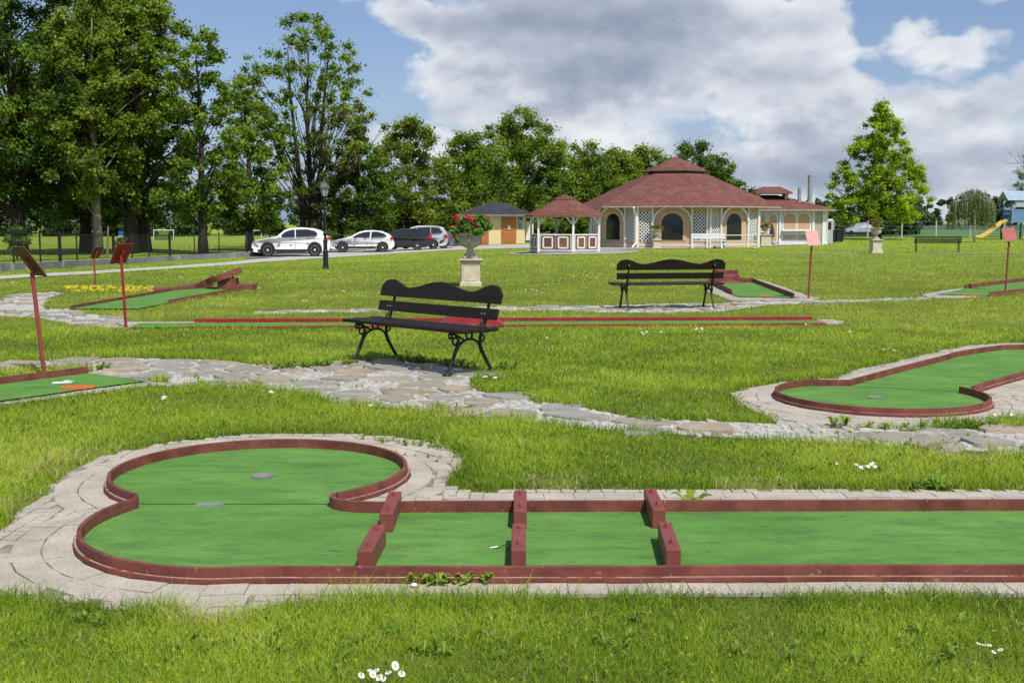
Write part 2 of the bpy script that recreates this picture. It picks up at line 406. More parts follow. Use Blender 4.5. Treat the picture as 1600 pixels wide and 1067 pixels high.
def curb(P, par, m='red', w=.022, h=.078, side=-1, ledge=True, z0=0.0):
    b = MB(); Q = [(p[0], p[1]) for p in P]
    curb_mb(b, Q, w, z0 - .02, z0 + h, side)
    if ledge: curb_mb(b, offs(Q, w * side + .001 * side), .016, z0 - .02, z0 + h * .42, side)
    if ledge: b.k = 1; curb_mb(b, offs(Q, (w + .0015) * side), .012, z0 + h * .42, z0 + h * .42 + .0025, side)
    return b.build('curb', [M[m], M['dirtline']], par, bevel=.003, seg=1)
def arc(c, r, a0, a1, n=28):
    return [(c[0] + r * math.cos(R(a0 + (a1 - a0) * i / n)), c[1] + r * math.sin(R(a0 + (a1 - a0) * i / n))) for i in range(n + 1)]
def felt(poly, par, z=.018, name='felt', m='felt'):
    b = MB(); b.sheet([(p[0], p[1]) for p in poly], z); return b.build(name, M[m], par, fix=False)
def cup(c, par, r=.075, z=.02):
    b = MB(); b.lathe([(r, 0), (r, .004), (r * .8, .004), (r * .78, -.001), (.001, -.001)], 24); b.v = [(x + c[0], y + c[1], w + z) for x, y, w in b.v]
    o = b.build('hole_cup', [M['steel']], par); return o
def dist_poly(pts, P, closed=False):
    P = np.asarray([(p[0], p[1]) for p in P]); A = P if closed else P[:-1]; B = np.roll(P, -1, 0) if closed else P[1:]
    d = np.full(len(pts), 1e9)
    for a, b in zip(A, B):
        ab = b - a; t = np.clip(((pts - a) @ ab) / max(ab @ ab, 1e-9), 0, 1)
        d = np.minimum(d, np.hypot(*(pts - a - t[:, None] * ab).T))
    return d
def paving(name, poly, outline, rows=3, w=.15, z=.0, side=-1, closed=True, base=True):
    """granite pavers: curved courses along the lane, square ones beyond"""
    if base: pave(name, poly, z + .004, M['joint'])
    P = np.asarray([(p[0], p[1]) for p in outline]); 
    if closed: P = np.vstack([P, P[:1]])
    d = np.r_[0, np.cumsum(np.hypot(*np.diff(P, axis=0).T))]; V = []; F = []; CEN = []
    def quad(q, strict=True):
        k = len(V); c = q.mean(0)
        if strict and not pip(q[:, 0], q[:, 1], poly).all(): return
        h = z + .012 + random.uniform(-.002, .002); tx, ty = random.uniform(-.012, .012), random.uniform(-.012, .012)
        CEN.append(c); V.extend([(x, y, h + (x - c[0]) * tx + (y - c[1]) * ty) for x, y in q]); V.extend([(x, y, z + .002) for x, y in q])
        F.extend([(k, k + 1, k + 2, k + 3)] + [(k + i, k + 4 + i, k + 4 + (i + 1) % 4, k + (i + 1) % 4) for i in range(4)])
    for r in range(rows):
        s0 = random.random() * .1; t = np.arange(s0, d[-1], .17 + .02 * (r % 2))
        Q = np.c_[np.interp(t, d, P[:, 0]), np.interp(t, d, P[:, 1])]
        T = np.gradient(Q, axis=0); T /= np.hypot(*T.T)[:, None] + 1e-9; Nn = np.c_[-T[:, 1], T[:, 0]] * side
        o0, o1 = .042 + r * w + .004, .042 + (r + 1) * w - .004
        a, b = Q + Nn * o0, Q + Nn * o1
        da, db = dist_poly(a, P), dist_poly(b, P)
        for i in range(len(t) - 1):
            if min(da[i], da[i + 1]) < o0 * .93 or min(db[i], db[i + 1]) < o1 * .95: continue
            e = .02
            q = np.array([a[i] * (1 - e) + a[i + 1] * e, a[i + 1], b[i + 1], b[i] * (1 - e) + b[i + 1] * e])
            if np.hypot(*(q[2] - q[3])) < .05: continue
            quad(q)
    PP = np.asarray(poly); lo, hi = PP.min(0), PP.max(0)
    g_ = .075
    gx, gy = np.meshgrid(np.arange(lo[0], hi[0], g_), np.arange(lo[1], hi[1], g_)); c = np.c_[gx.ravel(), gy.ravel()]
    ok = pip(c[:, 0], c[:, 1], poly) & (dist_poly(c, P) > .052 + .05) & ~pip(c[:, 0], c[:, 1], P); c = c[ok]
    if CEN and len(c):
        A_ = np.array(CEN); md = np.array([np.abs(A_ - q).max(1).min() for q in c]); md2 = np.array([np.hypot(*(A_ - q).T).min() for q in c]); c = c[(md2 > .1)]
    hg = g_ / 2 - .003
    for x, y in c:
        x += random.uniform(-.004, .004); y += random.uniform(-.004, .004); quad(np.array([(x - hg, y - hg), (x + hg, y - hg), (x + hg, y + hg), (x - hg, y + hg)]), False)
    b = MB(); b.add(V, F); o = b.build(name + '_stones' if base else name, M['paver'], fix=True); return tag(o, kind='structure')

# --- front lane: a long straight, a rounded corner, a round end
XR = 5.2
corner = arc((-1.27, 5.595), .835, 270, 152, 26)            # lower left corner
neckL = (-2.03, 6.07); C1 = (-1.518, 6.774); r1 = .86
ring1 = arc(C1, r1, 234, -50, 60)
inner = spline([(-.985, 6.10), (-.985, 6.02), (-.93, 5.95), (-.83, 5.905), (-.70, 5.89), (-.52, 5.905)], 5)
near1 = [(XR, 4.80)] + [(x, 4.78 if x < 1 else 4.80) for x in np.linspace(4.5, -1.1, 8)] + corner + [neckL]
far1 = [(p[0], p[1]) for p in inner] + [(x, 5.905 + .012 * (x + .5) / 1) for x in np.linspace(0, XR, 8)]
out1 = near1 + ring1[1:-1] + far1
t = thing('minigolf_lane', 'green felt minigolf lane with round end and six red blocks across it', 'minigolf lane', (0, 0, 0))
felt(out1, t)
curb(near1, t, side=1); curb([neckL] + ring1[1:], t, side=1); curb(far1, t, side=1)
cup(G(411, 743, .02), t, .072)
b = MB(); x, y = G(328, 788, .02); b.box((x, y, .021), (.15, .06, .006), (0, 0, .05)); b.build('joint_plate', M['steel'], t)
b = MB(); b.box((-1.52, 6.085, .0185), (1.05, .008, .003)); b.build('joint_line', M['binblack'], t)
def block(a, c, w=.067, h=.098):
    """raised red block fixed across the lane"""
    a, c = G(*a, h + .018), G(*c, h + .018); L = math.dist(a, c); ang = math.atan2(c[1] - a[1], c[0] - a[0])
    u = Vector((math.cos(ang), math.sin(ang))); m_ = Vector(a) + u * L / 2
    b = MB(); b.box((0, 0, h / 2), (L, w, h)); o = b.build('block', M['redtop'], t, bevel=.006)
    o.location = (m_.x, m_.y, .018); o.rotation_euler = (0, 0, ang)
    for s in (-.3, .3):
        q = MB(); q.ring((s * L, 0, h + .012), .012, .004, 'y', 10, 5); q.box((s * L, 0, h + .003), (.03, .022, .006)); q.build('fixing_eye', M['post'], o)
for near, far in (((569.5, 860), (592.5, 819)), ((603.5, 801), (617.5, 767)), ((810, 858), (811, 817.6)), ((812.5, 797.5), (813.2, 765)), ((1052.3, 857.4), (1038.8, 815)), ((1029.7, 795.5), (1015.5, 762.5))):
    block(near, far)
PV = [(2350, 767), (1600, 767), (1220, 767), (1050, 767), (870, 767), (800, 768), (760, 771), (720, 768), (697, 760), (705, 747), (718, 735), (722, 722), (712, 710), (690, 698), (655, 690), (600, 683), (520, 680), (440, 679), (380, 682), (320, 687), (260, 694), (200, 706), (150, 719), (110, 737), (83, 757), (70, 775), (40, 795), (10, 825), (-20, 850), (-40, 885), (-30, 930), (20, 948), (90, 955), (200, 965), (290, 972), (380, 972), (450, 956), (700, 950), (1100, 948), (2350, 944)]
pv1 = GL([(a, c - (14 if c > 945 else 8 if c > 900 else 0)) for a, c in PV])
paving('lane_paving', pv1, out1, 4, .14, side=1)

# --- right lane: round end in front, going back and turning right out of frame
C2 = (3.20, 9.80); r2 = .875
ring2 = arc(C2, r2, 118, 118 + 264, 60)
nl = (2.93, 10.50); nr = (4.06, 10.02)
left2 = [ring2[0], (3.16, 10.55)] + GL([(1400, 575), (1487, 553)], .075) + [(p.x, p.y) for p in spline([(*G(1487, 552, .075), 0), (*G(1510, 547.5, .075), 0), (*G(1550, 541.5, .075), 0), (6.1, 13.62, 0), (6.9, 13.4, 0), (7.6, 12.7, 0)], 6)]
right2 = [(7.4, 11.9), (6.6, 12.35), (5.95, 12.2), (5.07, 11.19), (4.39, 10.46), (4.14, 10.17)]
out2 = ring2 + right2[::-1] + left2[::-1]
t = thing('minigolf_lane', 'green felt minigolf lane with a round end and no obstacles beside the stone path', 'minigolf lane')
felt(out2, t); curb(ring2, t, side=-1); curb(left2, t, side=1); curb(right2, t, side=1)
cup(G(1368, 620.5, .02), t, .072)
b = MB(); a, c = Vector(left2[1]), Vector(right2[-1]); b.bar((a.x, a.y, .0185), (c.x, c.y, .0185), .008, .003); b.build('joint_line', M['binblack'], t)
pv2 = GL([(1142, 617), (1165, 608), (1215, 599), (1310, 592), (1340, 578), (1395, 568), (1460, 552), (1510, 541), (1570, 537), (1640, 537), (1800, 545), (1800, 650), (1700, 652), (1600, 655), (1560, 657), (1500, 662), (1470, 668), (1440, 673), (1400, 672), (1330, 671), (1270, 668), (1225, 668), (1190, 648), (1155, 634)])
paving('lane_paving', pv2, out2, 4, .14, side=-1)

# --- left lane with orange tee
u = Vector((-.57, -.82)).normalized(); n_ = Vector((.82, -.57)).normalized(); e0 = Vector((-4.3, 11.47))
lane3 = [e0, e0 + n_ * .93, e0 + n_ * .93 + u * 3.6, e0 + u * 3.6]
t = thing('minigolf_lane', 'green felt minigolf lane with an orange tee spot at the foot of a sign', 'minigolf lane')
felt(lane3, t); curb([tuple(e0 + u * 3.6), tuple(e0)], t, side=1, h=.085)
x, y = G(121, 605, .02); b = MB(); b.lathe([(.001, 0), (.165, 0), (.165, .004), (.001, .004)], 20); o = b.build('tee_spot', M['orange'], t); o.location = (x, y, .0195); o.scale = (1, .8, 1)
x, y = G(97, 597.5, .02); b = MB(); b.box((0, 0, 0), (.17, .1, .003)); b.box((.05, .08, 0), (.06, .12, .003), (0, 0, .5)); o = b.build('tee_marking', M['white'], t); o.location = (x, y, .021); o.rotation_euler = (0, 0, .3)
pv3 = GL([(-60, 604), (0, 597), (70, 589), (139, 583), (160, 578), (215, 590), (262, 603), (234, 604), (0, 634), (-60, 642)])
paving('lane_paving', pv3, [tuple(p) for p in lane3], 2, .15, side=1)

# --- long thin lane behind the near bench, red hump in its middle
A0, A1 = Vector((-4.85, 17.34)), Vector((4.70, 17.74)); d_ = (A1 - A0).normalized(); q_ = Vector((d_.y, -d_.x))
lane4 = [A0 - d_ * .75 + q_ * .1, A1, A1 + q_ * .62, A0 - d_ * .75 + q_ * .86]
t = thing('minigolf_lane', 'long straight minigolf lane with a red hump, running behind the near bench', 'minigolf lane')
felt(lane4, t); curb([tuple(A0), tuple(A1)], t, 'brightred', side=1, h=.072, ledge=False)
curb([tuple(A0 + q_ * .84), tuple(A1 + q_ * .64)], t, 'brightred', side=-1, h=.032, ledge=False)
b = MB(); ang = math.atan2(d_.y, d_.x)
b.add([(-.5, -.4, 0), (.5, -.4, 0), (.5, .4, 0), (-.5, .4, 0), (-.26, -.38, .17), (.24, -.38, .17), (.24, .38, .17), (-.26, .38, .17)], [(0, 1, 5, 4), (1, 2, 6, 5), (2, 3, 7, 6), (3, 0, 4, 7), (4, 5, 6, 7), (3, 2, 1, 0)])
o = b.build('hump', M['brightred'], t); x, y = G(735, 512); o.location = (x, y + .4, .02); o.rotation_euler = (0, 0, ang)
EXC.append([tuple(p) for p in lane4])
paving('lane_paving', GL([(120, 508), (190, 499), (200, 504), (308, 504), (308, 509), (240, 514), (190, 514)]), [tuple(p) for p in lane4], 1, .15, side=-1)
paving('lane_paving', GL([(1270, 501), (1300, 500), (1318, 503), (1310, 508), (1275, 507)]), [tuple(p) for p in lane4], 1, .15, side=-1)

# --- lane with the red ramp and tilted ring, left middle distance
lane5 = GL([(112, 484), (268, 456), (345, 449), (392, 450.5), (262, 475), (215, 484)])
t = thing('minigolf_lane', 'minigolf lane with a red ramp leading into a tilted red ring', 'minigolf lane')
felt(lane5, t, .02)
curb([lane5[0], lane5[1]], t, side=1, h=.075); curb([lane5[3], lane5[4]], t, side=1, h=.075)
x0, y0 = G(345, 449.5)
b = MB(); P = [(G(238, 452.5), .03), (G(268, 451.5), .04), (G(312, 450), .13), (G(334, 447), .27)]
V = []; F = []
for (px, py), z in P: V += [(px, py, z), (px + .1, py - .75, z * .9), (px, py, -.02), (px + .1, py - .75, -.02)]
for i in range(len(P) - 1): F += [(i * 4, i * 4 + 1, i * 4 + 5, i * 4 + 4), (i * 4 + 1, i * 4 + 3, i * 4 + 7, i * 4 + 5), (i * 4 + 2, i * 4, i * 4 + 4, i * 4 + 6)]
n = len(P) * 4; F += [(0, 2, 3, 1), (n - 4, n - 3, n - 1, n - 2)]
b.add(V, F); b.build('ramp', M['red'], t)
b = MB(); rr = .42; pr = []
for rad, zz in ((rr, 0), (rr, .13), (rr - .03, .13), (rr - .03, .03), (.001, .03)): pr.append((rad, zz))
b.lathe([(.001, 0)] + pr, 36); o = b.build('ring', M['red'], t, smooth=False); o.location = (*G(352, 452), .24); o.rotation_euler = (R(3), R(-19), 0)
b = MB(); b.box((0, 0, .13), (.4, .4, .26)); b.box((.42, -.02, .06), (.38, .5, .13)); b.tube([(.1, -.1, .2), (.15, -.1, .36)], .025)
o = b.build('ring_support', M['red'], t, bevel=.01); o.location = (*G(357, 452.5), .0)
EXC.append(lane5); EXC.append(GL([(220, 440), (262, 448), (390, 444), (400, 452), (345, 458), (262, 456), (215, 446)]))
paving('lane_paving', GL([(382, 449), (408, 450.5), (385, 455)]), lane5, 1, .2, closed=True)

# --- lane behind the far bench with a small red ramp
lane6 = [(4.98, 27.0), (6.02, 28.7), (6.05, 28.6), (5.68, 22.95), (4.62, 23.5)]
lane6 = [(4.95, 28.6), (6.12, 28.8), (5.70, 22.95), (4.64, 23.3)]
t = thing('minigolf_lane', 'short minigolf lane with a sloping red board, behind the far bench', 'minigolf lane')
felt(lane6, t); curb([(6.12, 28.8), (5.70, 22.95)], t, side=-1, h=.11); curb([(4.95, 28.6), (4.66, 24.2)], t, side=1, h=.11); curb([(4.95, 28.62), (6.12, 28.82)], t, side=1, h=.13)
b = MB(); b.add([(-.33, 0, .0), (.33, 0, .0), (.33, 1.0, .17), (-.33, 1.0, .17), (-.33, 1.0, .28), (.33, 1.0, .28), (-.33, 1.05, 0), (.33, 1.05, 0), (-.33, 1.05, .28), (.33, 1.05, .28)], [(0, 1, 3, 2), (2, 3, 5, 4), (4, 5, 9, 8), (8, 9, 7, 6), (0, 2, 4, 8, 6), (1, 7, 9, 5, 3), (0, 6, 7, 1)])
o = b.build('slope_board', M['redtop'], t); o.location = (*G(1143, 443.5), .02); o.rotation_euler = (0, 0, -.03)
b = MB(); b.lathe([(.001, 0), (.05, 0), (.05, .006), (.001, .006)], 14); q = b.build('opening', M['binblack'], o); q.location = (0, .6, .108); q.rotation_euler = (R(9.6), 0, 0)
x, y = G(1197, 464.5); b = MB(); b.lathe([(.001, 0), (.16, 0), (.16, .004), (.001, .004)], 16); o = b.build('tee_spot', M['orange'], t); o.location = (x, y, .02)
paving('lane_paving', GL([(1098, 449), (1128, 448), (1170, 436), (1190, 438), (1215, 446), (1245, 457), (1268, 464), (1282, 466), (1268, 470), (1150, 471), (1140, 470), (1105, 456)]), lane6, 1, .2)

# --- lane at the right edge
lane7 = GL([(1465, 461.5), (1508, 452.5), (1602, 440.5)]) + [(17.6, 34.2), (18.4, 33.3)] + GL([(1602, 457), (1545, 463)])
t = thing('minigolf_lane', 'green felt minigolf lane running back beside the red sign at the right edge', 'minigolf lane')
felt(lane7, t); curb([lane7[1], lane7[2], lane7[3]], t, side=1, h=.11); curb([lane7[4], lane7[5], lane7[6]], t, side=1, h=.09)
x, y = G(1515, 462); b = MB(); b.lathe([(.001, 0), (.16, 0), (.16, .004), (.001, .004)], 16); o = b.build('tee_spot', M['orange'], t); o.location = (x, y, .02)
paving('lane_paving', GL([(1440, 461), (1470, 455), (1508, 450), (1520, 451), (1500, 456), (1545, 463), (1500, 466.5), (1450, 466)]), lane7, 1, .2)

EXC += [[tuple(p) for p in q] for q in (out1, out2, lane3, lane6, lane7)]
# ------------------------------------------------------------------ crazy paving path
def flagstones(poly, size, rnd, seed, aniso=1.0, holes=()):
    """irregular slabs: Voronoi cells clipped and shrunk, lying in pale cobble mortar"""
    rg = np.random.default_rng(seed); P = np.asarray(poly); lo, hi = P.min(0) - .3, P.max(0) + .3
    S = []
    for _ in range(int((hi - lo).prod() / size ** 2 * 14)):
        p = lo + rg.random(2) * (hi - lo); 
        if all(((p - q) * (1 / aniso, aniso)) @ ((p - q) * (1 / aniso, aniso)) > (size * .72) ** 2 for q in S): S.append(p)
    S = np.array(S); b = MB()
    for i, s in enumerate(S):
        if not pip(s[:1], s[1:], poly)[0]: continue
        cell = [s + np.array(q) for q in ((-3, -3), (3, -3), (3, 3), (-3, 3))]
        for j in np.argsort(np.hypot(*(S - s).T))[1:22]:
            m_ = (S[j] + s) / 2; nn = S[j] - s; nn = nn / np.hypot(*nn); m_ = m_ - nn * (.022 + .042 * rg.random())
            new = []
            for k in range(len(cell)):
                a, c = cell[k], cell[(k + 1) % len(cell)]; da, dc = (a - m_) @ nn, (c - m_) @ nn
                if da <= 0: new.append(a)
                if da * dc < 0: new.append(a + (c - a) * da / (da - dc))
            cell = new
            if not cell: break
        if len(cell) < 3: continue
        c = np.mean(cell, 0)
        cell = [c + (q - c) * min(1, 1.6 * size / max(np.hypot(*(q - c)), 1e-6)) for q in cell]
        if rg.random() < rnd: continue
        q = []
        for k in range(len(cell)):
            a, d = cell[k], cell[(k + 1) % len(cell)]; q += [a * .88 + d * .12, (a + d) / 2 + rg.normal(0, .012, 2), a * .12 + d * .88]
        h = .016 + rg.random() * .014; tx, ty = rg.normal(0, .012, 2); n = len(q); k = len(b.v)
        b.k = int(rg.random() * 3)
        V = [(x, y, h + (x - c[0]) * tx + (y - c[1]) * ty) for x, y in q] + [(*(c + (np.array(p) - c) * 1.03), .0) for p in q]
        b.add(V, [tuple(range(n))] + [(i2, (i2 + n), (i2 + 1) % n + n, (i2 + 1) % n) for i2 in range(n)])
    return b
slabs = [mat('slab_grey', (.275, .25, .20), .8, .25, 3.5, bump=.6, bscale=18, stretch=(1, 2.2, 1), speck=((.17, .15, .12), 7, .62)), mat('slab_beige', (.31, .262, .19), .8, .22, 2.5, bump=.5, bscale=18, speck=((.22, .17, .12), 4, .6)), mat('slab_bluegrey', (.265, .255, .22), .8, .22, 3.5, bump=.6, bscale=18, stretch=(1, 2.2, 1), speck=((.36, .33, .27), 6, .62))]
def cobbles(b, poly, size, seed):
    rg = np.random.default_rng(seed); P = np.asarray(poly); lo, hi = P.min(0), P.max(0)
    n = int((hi - lo).prod() / size ** 2 * .8); C = lo + rg.random((n, 2)) * (hi - lo); ok = pip(C[:, 0], C[:, 1], poly)
    for x, y in C[ok]:
        k = rg.integers(5, 8); a0 = rg.random() * 6; r = size * (.35 + .3 * rg.random()); el = .6 + .8 * rg.random(); h = .008 + .012 * rg.random()
        V = []
        for rr, hh in ((1, 0), (.88, h * .8), (.5, h)):
            V += [(x + r * rr * el * math.cos(a0 + 6.283 * i / k), y + r * rr / el * math.sin(a0 + 6.283 * i / k), hh) for i in range(k)]
        F = [(j * k + i, j * k + (i + 1) % k, (j + 1) * k + (i + 1) % k, (j + 1) * k + i) for j in range(2) for i in range(k)] + [tuple(2 * k + i for i in range(k))]
        b.k = 3; b.add(V, F)
M['cobble'] = mat('pale_cobble', (.40, .39, .355), .85, .25, 7, bump=.5, bscale=40)
def crazy(name, poly, size, rnd, seed, cob=None, aniso=1.0):
    pave(name, poly, .003, M['mortar'])
    b = flagstones(poly, size, rnd, seed, aniso)
    if cob: cobbles(b, poly, cob, seed + 1)
    o = b.build(name + '_slabs', slabs + [M['cobble']], fix=True); tag(o, kind='structure')
MP = [(-80, 573), (0, 569), (40, 566), (130, 563), (200, 560), (300, 563), (360, 567), (420, 574), (480, 571), (560, 565), (640, 566), (705, 572), (745, 583), (738, 597), (735, 609), (790, 620), (850, 632), (920, 641), (1000, 655), (1100, 659), (1200, 662), (1260, 666), (1330, 672), (1440, 675), (1500, 671), (1600, 674), (1800, 684), (1800, 737), (1600, 720), (1500, 711), (1400, 707), (1300, 701), (1200, 695), (1100, 690), (1000, 683), (950, 680), (870, 672), (800, 665), (730, 655), (660, 650), (600, 645), (540, 638), (480, 624), (400, 611), (320, 609), (262, 612), (262, 602), (215, 592), (160, 579), (120, 575), (0, 579), (-80, 583)]
k_ = MP.index((1800, 737)); main_path = GL([(a, c - (8 if q >= k_ and a > 240 else 0)) for q, (a, c) in enumerate(MP)])
crazy('stone_path', main_path, .46, .12, 5, .075, 1.0)
crazy('stone_path', GL([(-60, 482), (0, 470), (20, 464), (26, 459), (90, 457), (96, 459), (72, 467), (66, 478), (70, 484), (112, 484), (126, 491), (190, 497), (196, 503), (120, 511), (150, 514), (120, 508), (90, 502), (55, 496), (0, 494), (-60, 492)]), .38, .35, 8, .11)
crazy('stone_path', GL([(395, 487.5), (470, 485), (830, 479), (930, 479), (1010, 476), (1075, 474.5), (1118, 475), (1180, 471), (1290, 469.5), (1340, 468.5), (1440, 465), (1445, 468.5), (1340, 472), (1200, 476), (1130, 487), (1030, 489), (940, 488), (850, 484.5), (470, 489), (400, 490.5)]), .4, .4, 11, .12)

# ------------------------------------------------------------------ driveway, parking, aprons
ribbon('driveway', GL([(-60, 441.5), (0, 437), (150, 428.5), (300, 418.5), (400, 410.5), (500, 404), (560, 400.5), (620, 396.5), (700, 391.5), (760, 389.5), (830, 388), (960, 386.5)]), GL([(-60, 436), (0, 432), (150, 424), (300, 414), (400, 405.5), (500, 396), (560, 392), (600, 388), (650, 386), (700, 384.5), (770, 383.5), (960, 382.5)]), .02, M['concrete'])
ribbon('parking_area', GL([(385, 405), (440, 402.5), (500, 395.5), (560, 391), (600, 387.5), (650, 385.6), (720, 384)]), GL([(385, 396), (440, 392), (500, 388), (560, 384), (600, 382), (650, 381), (720, 380)]), .03, M['asphalt'])
ribbon('gazebo_apron', GL([(790, 398), (860, 399), (960, 397.5), (998, 394.5)]), GL([(800, 394.5), (860, 391), (940, 390), (1000, 392.5)]), .02, M['apron'], step=.5)
ribbon('pavilion_apron', GL([(925, 393), (1000, 389.5), (1100, 388.5), (1200, 385.5), (1300, 381)]), GL([(925, 384), (1000, 384), (1100, 384), (1200, 381), (1300, 376)]), .025, M['apron'])
ribbon('garden_path', GL([(1205, 396.9), (1330, 397), (1400, 397)]), GL([(1215, 396.1), (1330, 396.1), (1400, 396.4)]), .02, M['apron'])
ribbon('garden_path', GL([(1425, 397), (1525, 397), (1620, 397)]), GL([(1425, 396.3), (1525, 396.2), (1620, 396.5)]), .02, M['apron'])
# ------------------------------------------------------------------ benches with wavy backs
def wavy(L, n=40):
    P = []
    for i in range(n + 1):
        x = -L / 2 + L * i / n; s = abs(x) / (L / 2)
        h = .852 + .040 * math.cos(s / .53 * math.pi) if s < .53 else .852 - .040 * math.cos((s - .53) / .31 * math.pi) if s < .84 else .892
        if s > .84: h = .892 - .10 * (1 - math.sqrt(max(0, 1 - ((s - .84) / .162) ** 2)))
        P.append((x, h))
    return P
def make_bench(name, label, group, L=2.0, sp=.775):
    t = thing(name, label, 'bench', group=group)
    yb = lambda z: .20 + (z - .44) * .27
    seat = MB()
    for k in range(4):
        y = -.23 + k * .125; b = MB(); b.box((0, y, .455 - .006 * (k == 2)), (L, .112, .036)); b.build('seat_slat', M['wood'], t, bevel=.008)
    b = MB(); b.prism([(-L / 2 + .03, .545), (L / 2 - .03, .545), (L / 2 - .03, .655), (-L / 2 + .03, .655)], 0, .032, lambda u, v, w: (u, yb(v) - .045 + w, v)); b.build('back_slat', M['wood'], t, bevel=.008)
    top = wavy(L - .04); b = MB(); b.prism([(-L / 2 + .02, .705), (L / 2 - .02, .705)] + top[::-1], 0, .032, lambda u, v, w: (u, yb(v) - .045 + w, v)); b.build('back_board', M['wood'], t, bevel=.008)
    for s in (-1, 1):
        x = s * sp; b = MB(); T = lambda P, r, k=8: b.tube([(x, p[0], p[1]) for p in P], r, k)
        S = lambda P, n=6: [(p.y, p.z) for p in spline([(0, *q) for q in P], n)]
        fl = S([(-.30, 0), (-.27, .06), (-.20, .20), (-.155, .31), (-.14, .36)]); T(fl, [.019 + .004 * (i < 3) for i in range(len(fl))])
        T(S([(-.20, .20), (-.13, .30), (-.06, .345), (0, .355), (.07, .345), (.13, .30), (.17, .20)]), .013)
        rl = S([(.32, 0), (.27, .07), (.19, .20), (.15, .31), (.17, .42), (.21, .50)]); T(rl, .018)
        T(S([(-.14, .36), (-.17, .40), (-.23, .43)]), .013); T(S([(-.06, .345), (-.14, .39), (-.22, .432)]), .011)
        sc_ = [(-.245 + .034 * math.cos(a) * (1 - a / 14), .40 + .034 * math.sin(a) * (1 - a / 14)) for a in np.linspace(1.2, 8, 22)]; T(sc_, .011, 6)
        b.ring((x, 0, .392), .04, .012); b.ring((x, -.185, .345), .036, .011); b.ring((x, .175, .355), .034, .011)
        b.box((x, -.30, .012), (.07, .07, .024)); b.box((x, .32, .012), (.07, .07, .024))
        b.build('end_frame', M['iron'], t, smooth=True)
        b = MB(); T(S([(.185, .43), (.215, .5), (yb(.62) + .008, .62), (yb(.84) + .004, .84)]), [.016] * 19); T(S([(.13, .43), (.175, .52), (yb(.6), .60)]), .010)
        b.box((x, .03, .428), (.04, .5, .014)); b.build('back_support', M['iron'], t, smooth=True)
        for z in (.6,):
            for dx in (-.022, .022):
              b = MB(); b.lathe([(.001, -.004), (.009, -.004), (.009, .004), (.001, .004)], 8, (0, 0, 0)); n = 32; b.v[-n:] = [(x + dx + p[0], yb(z) - .049 + p[2], z + p[1]) for p in b.v[-n:]]; b.build('bolt', M['bolt'], t)
        b = MB(); b.lathe([(.001, 0), (.016, 0), (.010, .016), (.001, .016)], 10); n = 40; b.v[-n:] = [(x + p[0], yb(.79) + .012 + p[2], .79 + p[1]) for p in b.v[-n:]]
        b.build('bolt', M['bolt'], t)
    return t
GRP = 'wavy backed benches'
bench = make_bench('park_bench', 'dark bench with wavy backboard seen from the front on the stone path', GRP)
p0, p1 = G(705, 592), G(558, 570); q0, q1 = G(758, 577), G(615, 563)
cx, cy = (p0[0] + p1[0] + q0[0] + q1[0]) / 4, (p0[1] + p1[1] + q0[1] + q1[1]) / 4
bench.location = (cx, cy, .012); bench.rotation_euler = (0, 0, math.atan2(p0[1] - p1[1], p0[0] - p1[0]))
c = G(1040, 482); dup(bench, (c[0], c[1] - .12, 0), R(180) + R(9), 'dark bench with wavy backboard seen from behind, near the short lane')

def slat_bench(name, label, L, loc, rz, armrest=True, h=.8, group=None):
    t = thing(name, label, 'bench', loc, rz, group)
    for k in range(5):
        b = MB(); b.box((0, -.2 + k * .09, .44), (L, .07, .03)); b.build('seat_slat', M['wood'], t)
    for z in (.53, .63, .74): 
        b = MB(); b.box((0, .22 + (z - .44) * .2, z), (L, .03, .075)); b.build('back_slat', M['wood'], t)
    for s in (-1, 1):
        x = s * (L / 2 - .12); b = MB()
        b.tube([(x, -.26, 0), (x, -.2, .2), (x, -.22, .43)], .02, 6); b.tube([(x, .34, 0), (x, .22, .2), (x, .2, .43), (x, .3, h)], .02, 6); b.tube([(x, -.24, .4), (x, .22, .4)], .018, 6)
        if armrest: b.tube([(x, -.22, .43), (x, -.3, .58), (x, -.2, .64), (x, .22, .66)], .018, 6)
        b.build('end_frame', M['iron'], t, smooth=True)
    return t
slat_bench('slatted_bench', 'long black cast iron bench with armrests on the far lawn near the weeping tree', 2.3, (*G(1464, 393.5), 0), R(180 - 14))
slat_bench('slatted_bench', 'black slatted bench against the white wall under the shuttered windows', 2.6, (*G(1238, 381.5), 0), R(-4), False)

# ------------------------------------------------------------------ sign boards on posts
def sign(label, base, top, cpx, nrm, roll, w, h, mtl, postm='post', lean=None):
    """base, top: ground and top point of the post in the photo; board centre there too"""
    bx, by = G(*base); bz = float(terrain(bx, by)); 
    t = thing('course_sign', label, 'course sign', (bx, by, bz), 0, 'minigolf course signs')
    s = math.hypot(by, EYE - bz); k = by / FPX
    P = lambda p: Vector(((p[0] - base[0]) * k, 0, (base[1] - p[1]) * k * 1.0))
    b = MB(); b.tube([(0, 0, -.02), P(top)], .021, 10); b.build('post', M[postm], t, smooth=False)
    n = Vector(nrm).normalized(); c = P(cpx)
    up = Vector((0, 0, 1)); x = up.cross(n).normalized(); y = n.cross(x)
    x, y = x * math.cos(roll) + y * math.sin(roll), y * math.cos(roll) - x * math.sin(roll)
    b = MB(); b.box((0, 0, 0), (w, h, .012)); o = b.build('board', M[mtl], t, bevel=.003)
    o.matrix_local = Matrix.Translation(c) @ Matrix((x, y, n)).transposed().to_4x4()
    q = MB(); q.box((0, -h * .1, -.02), (.03, h * .5, .03)); q.build('bracket', M[postm], o)
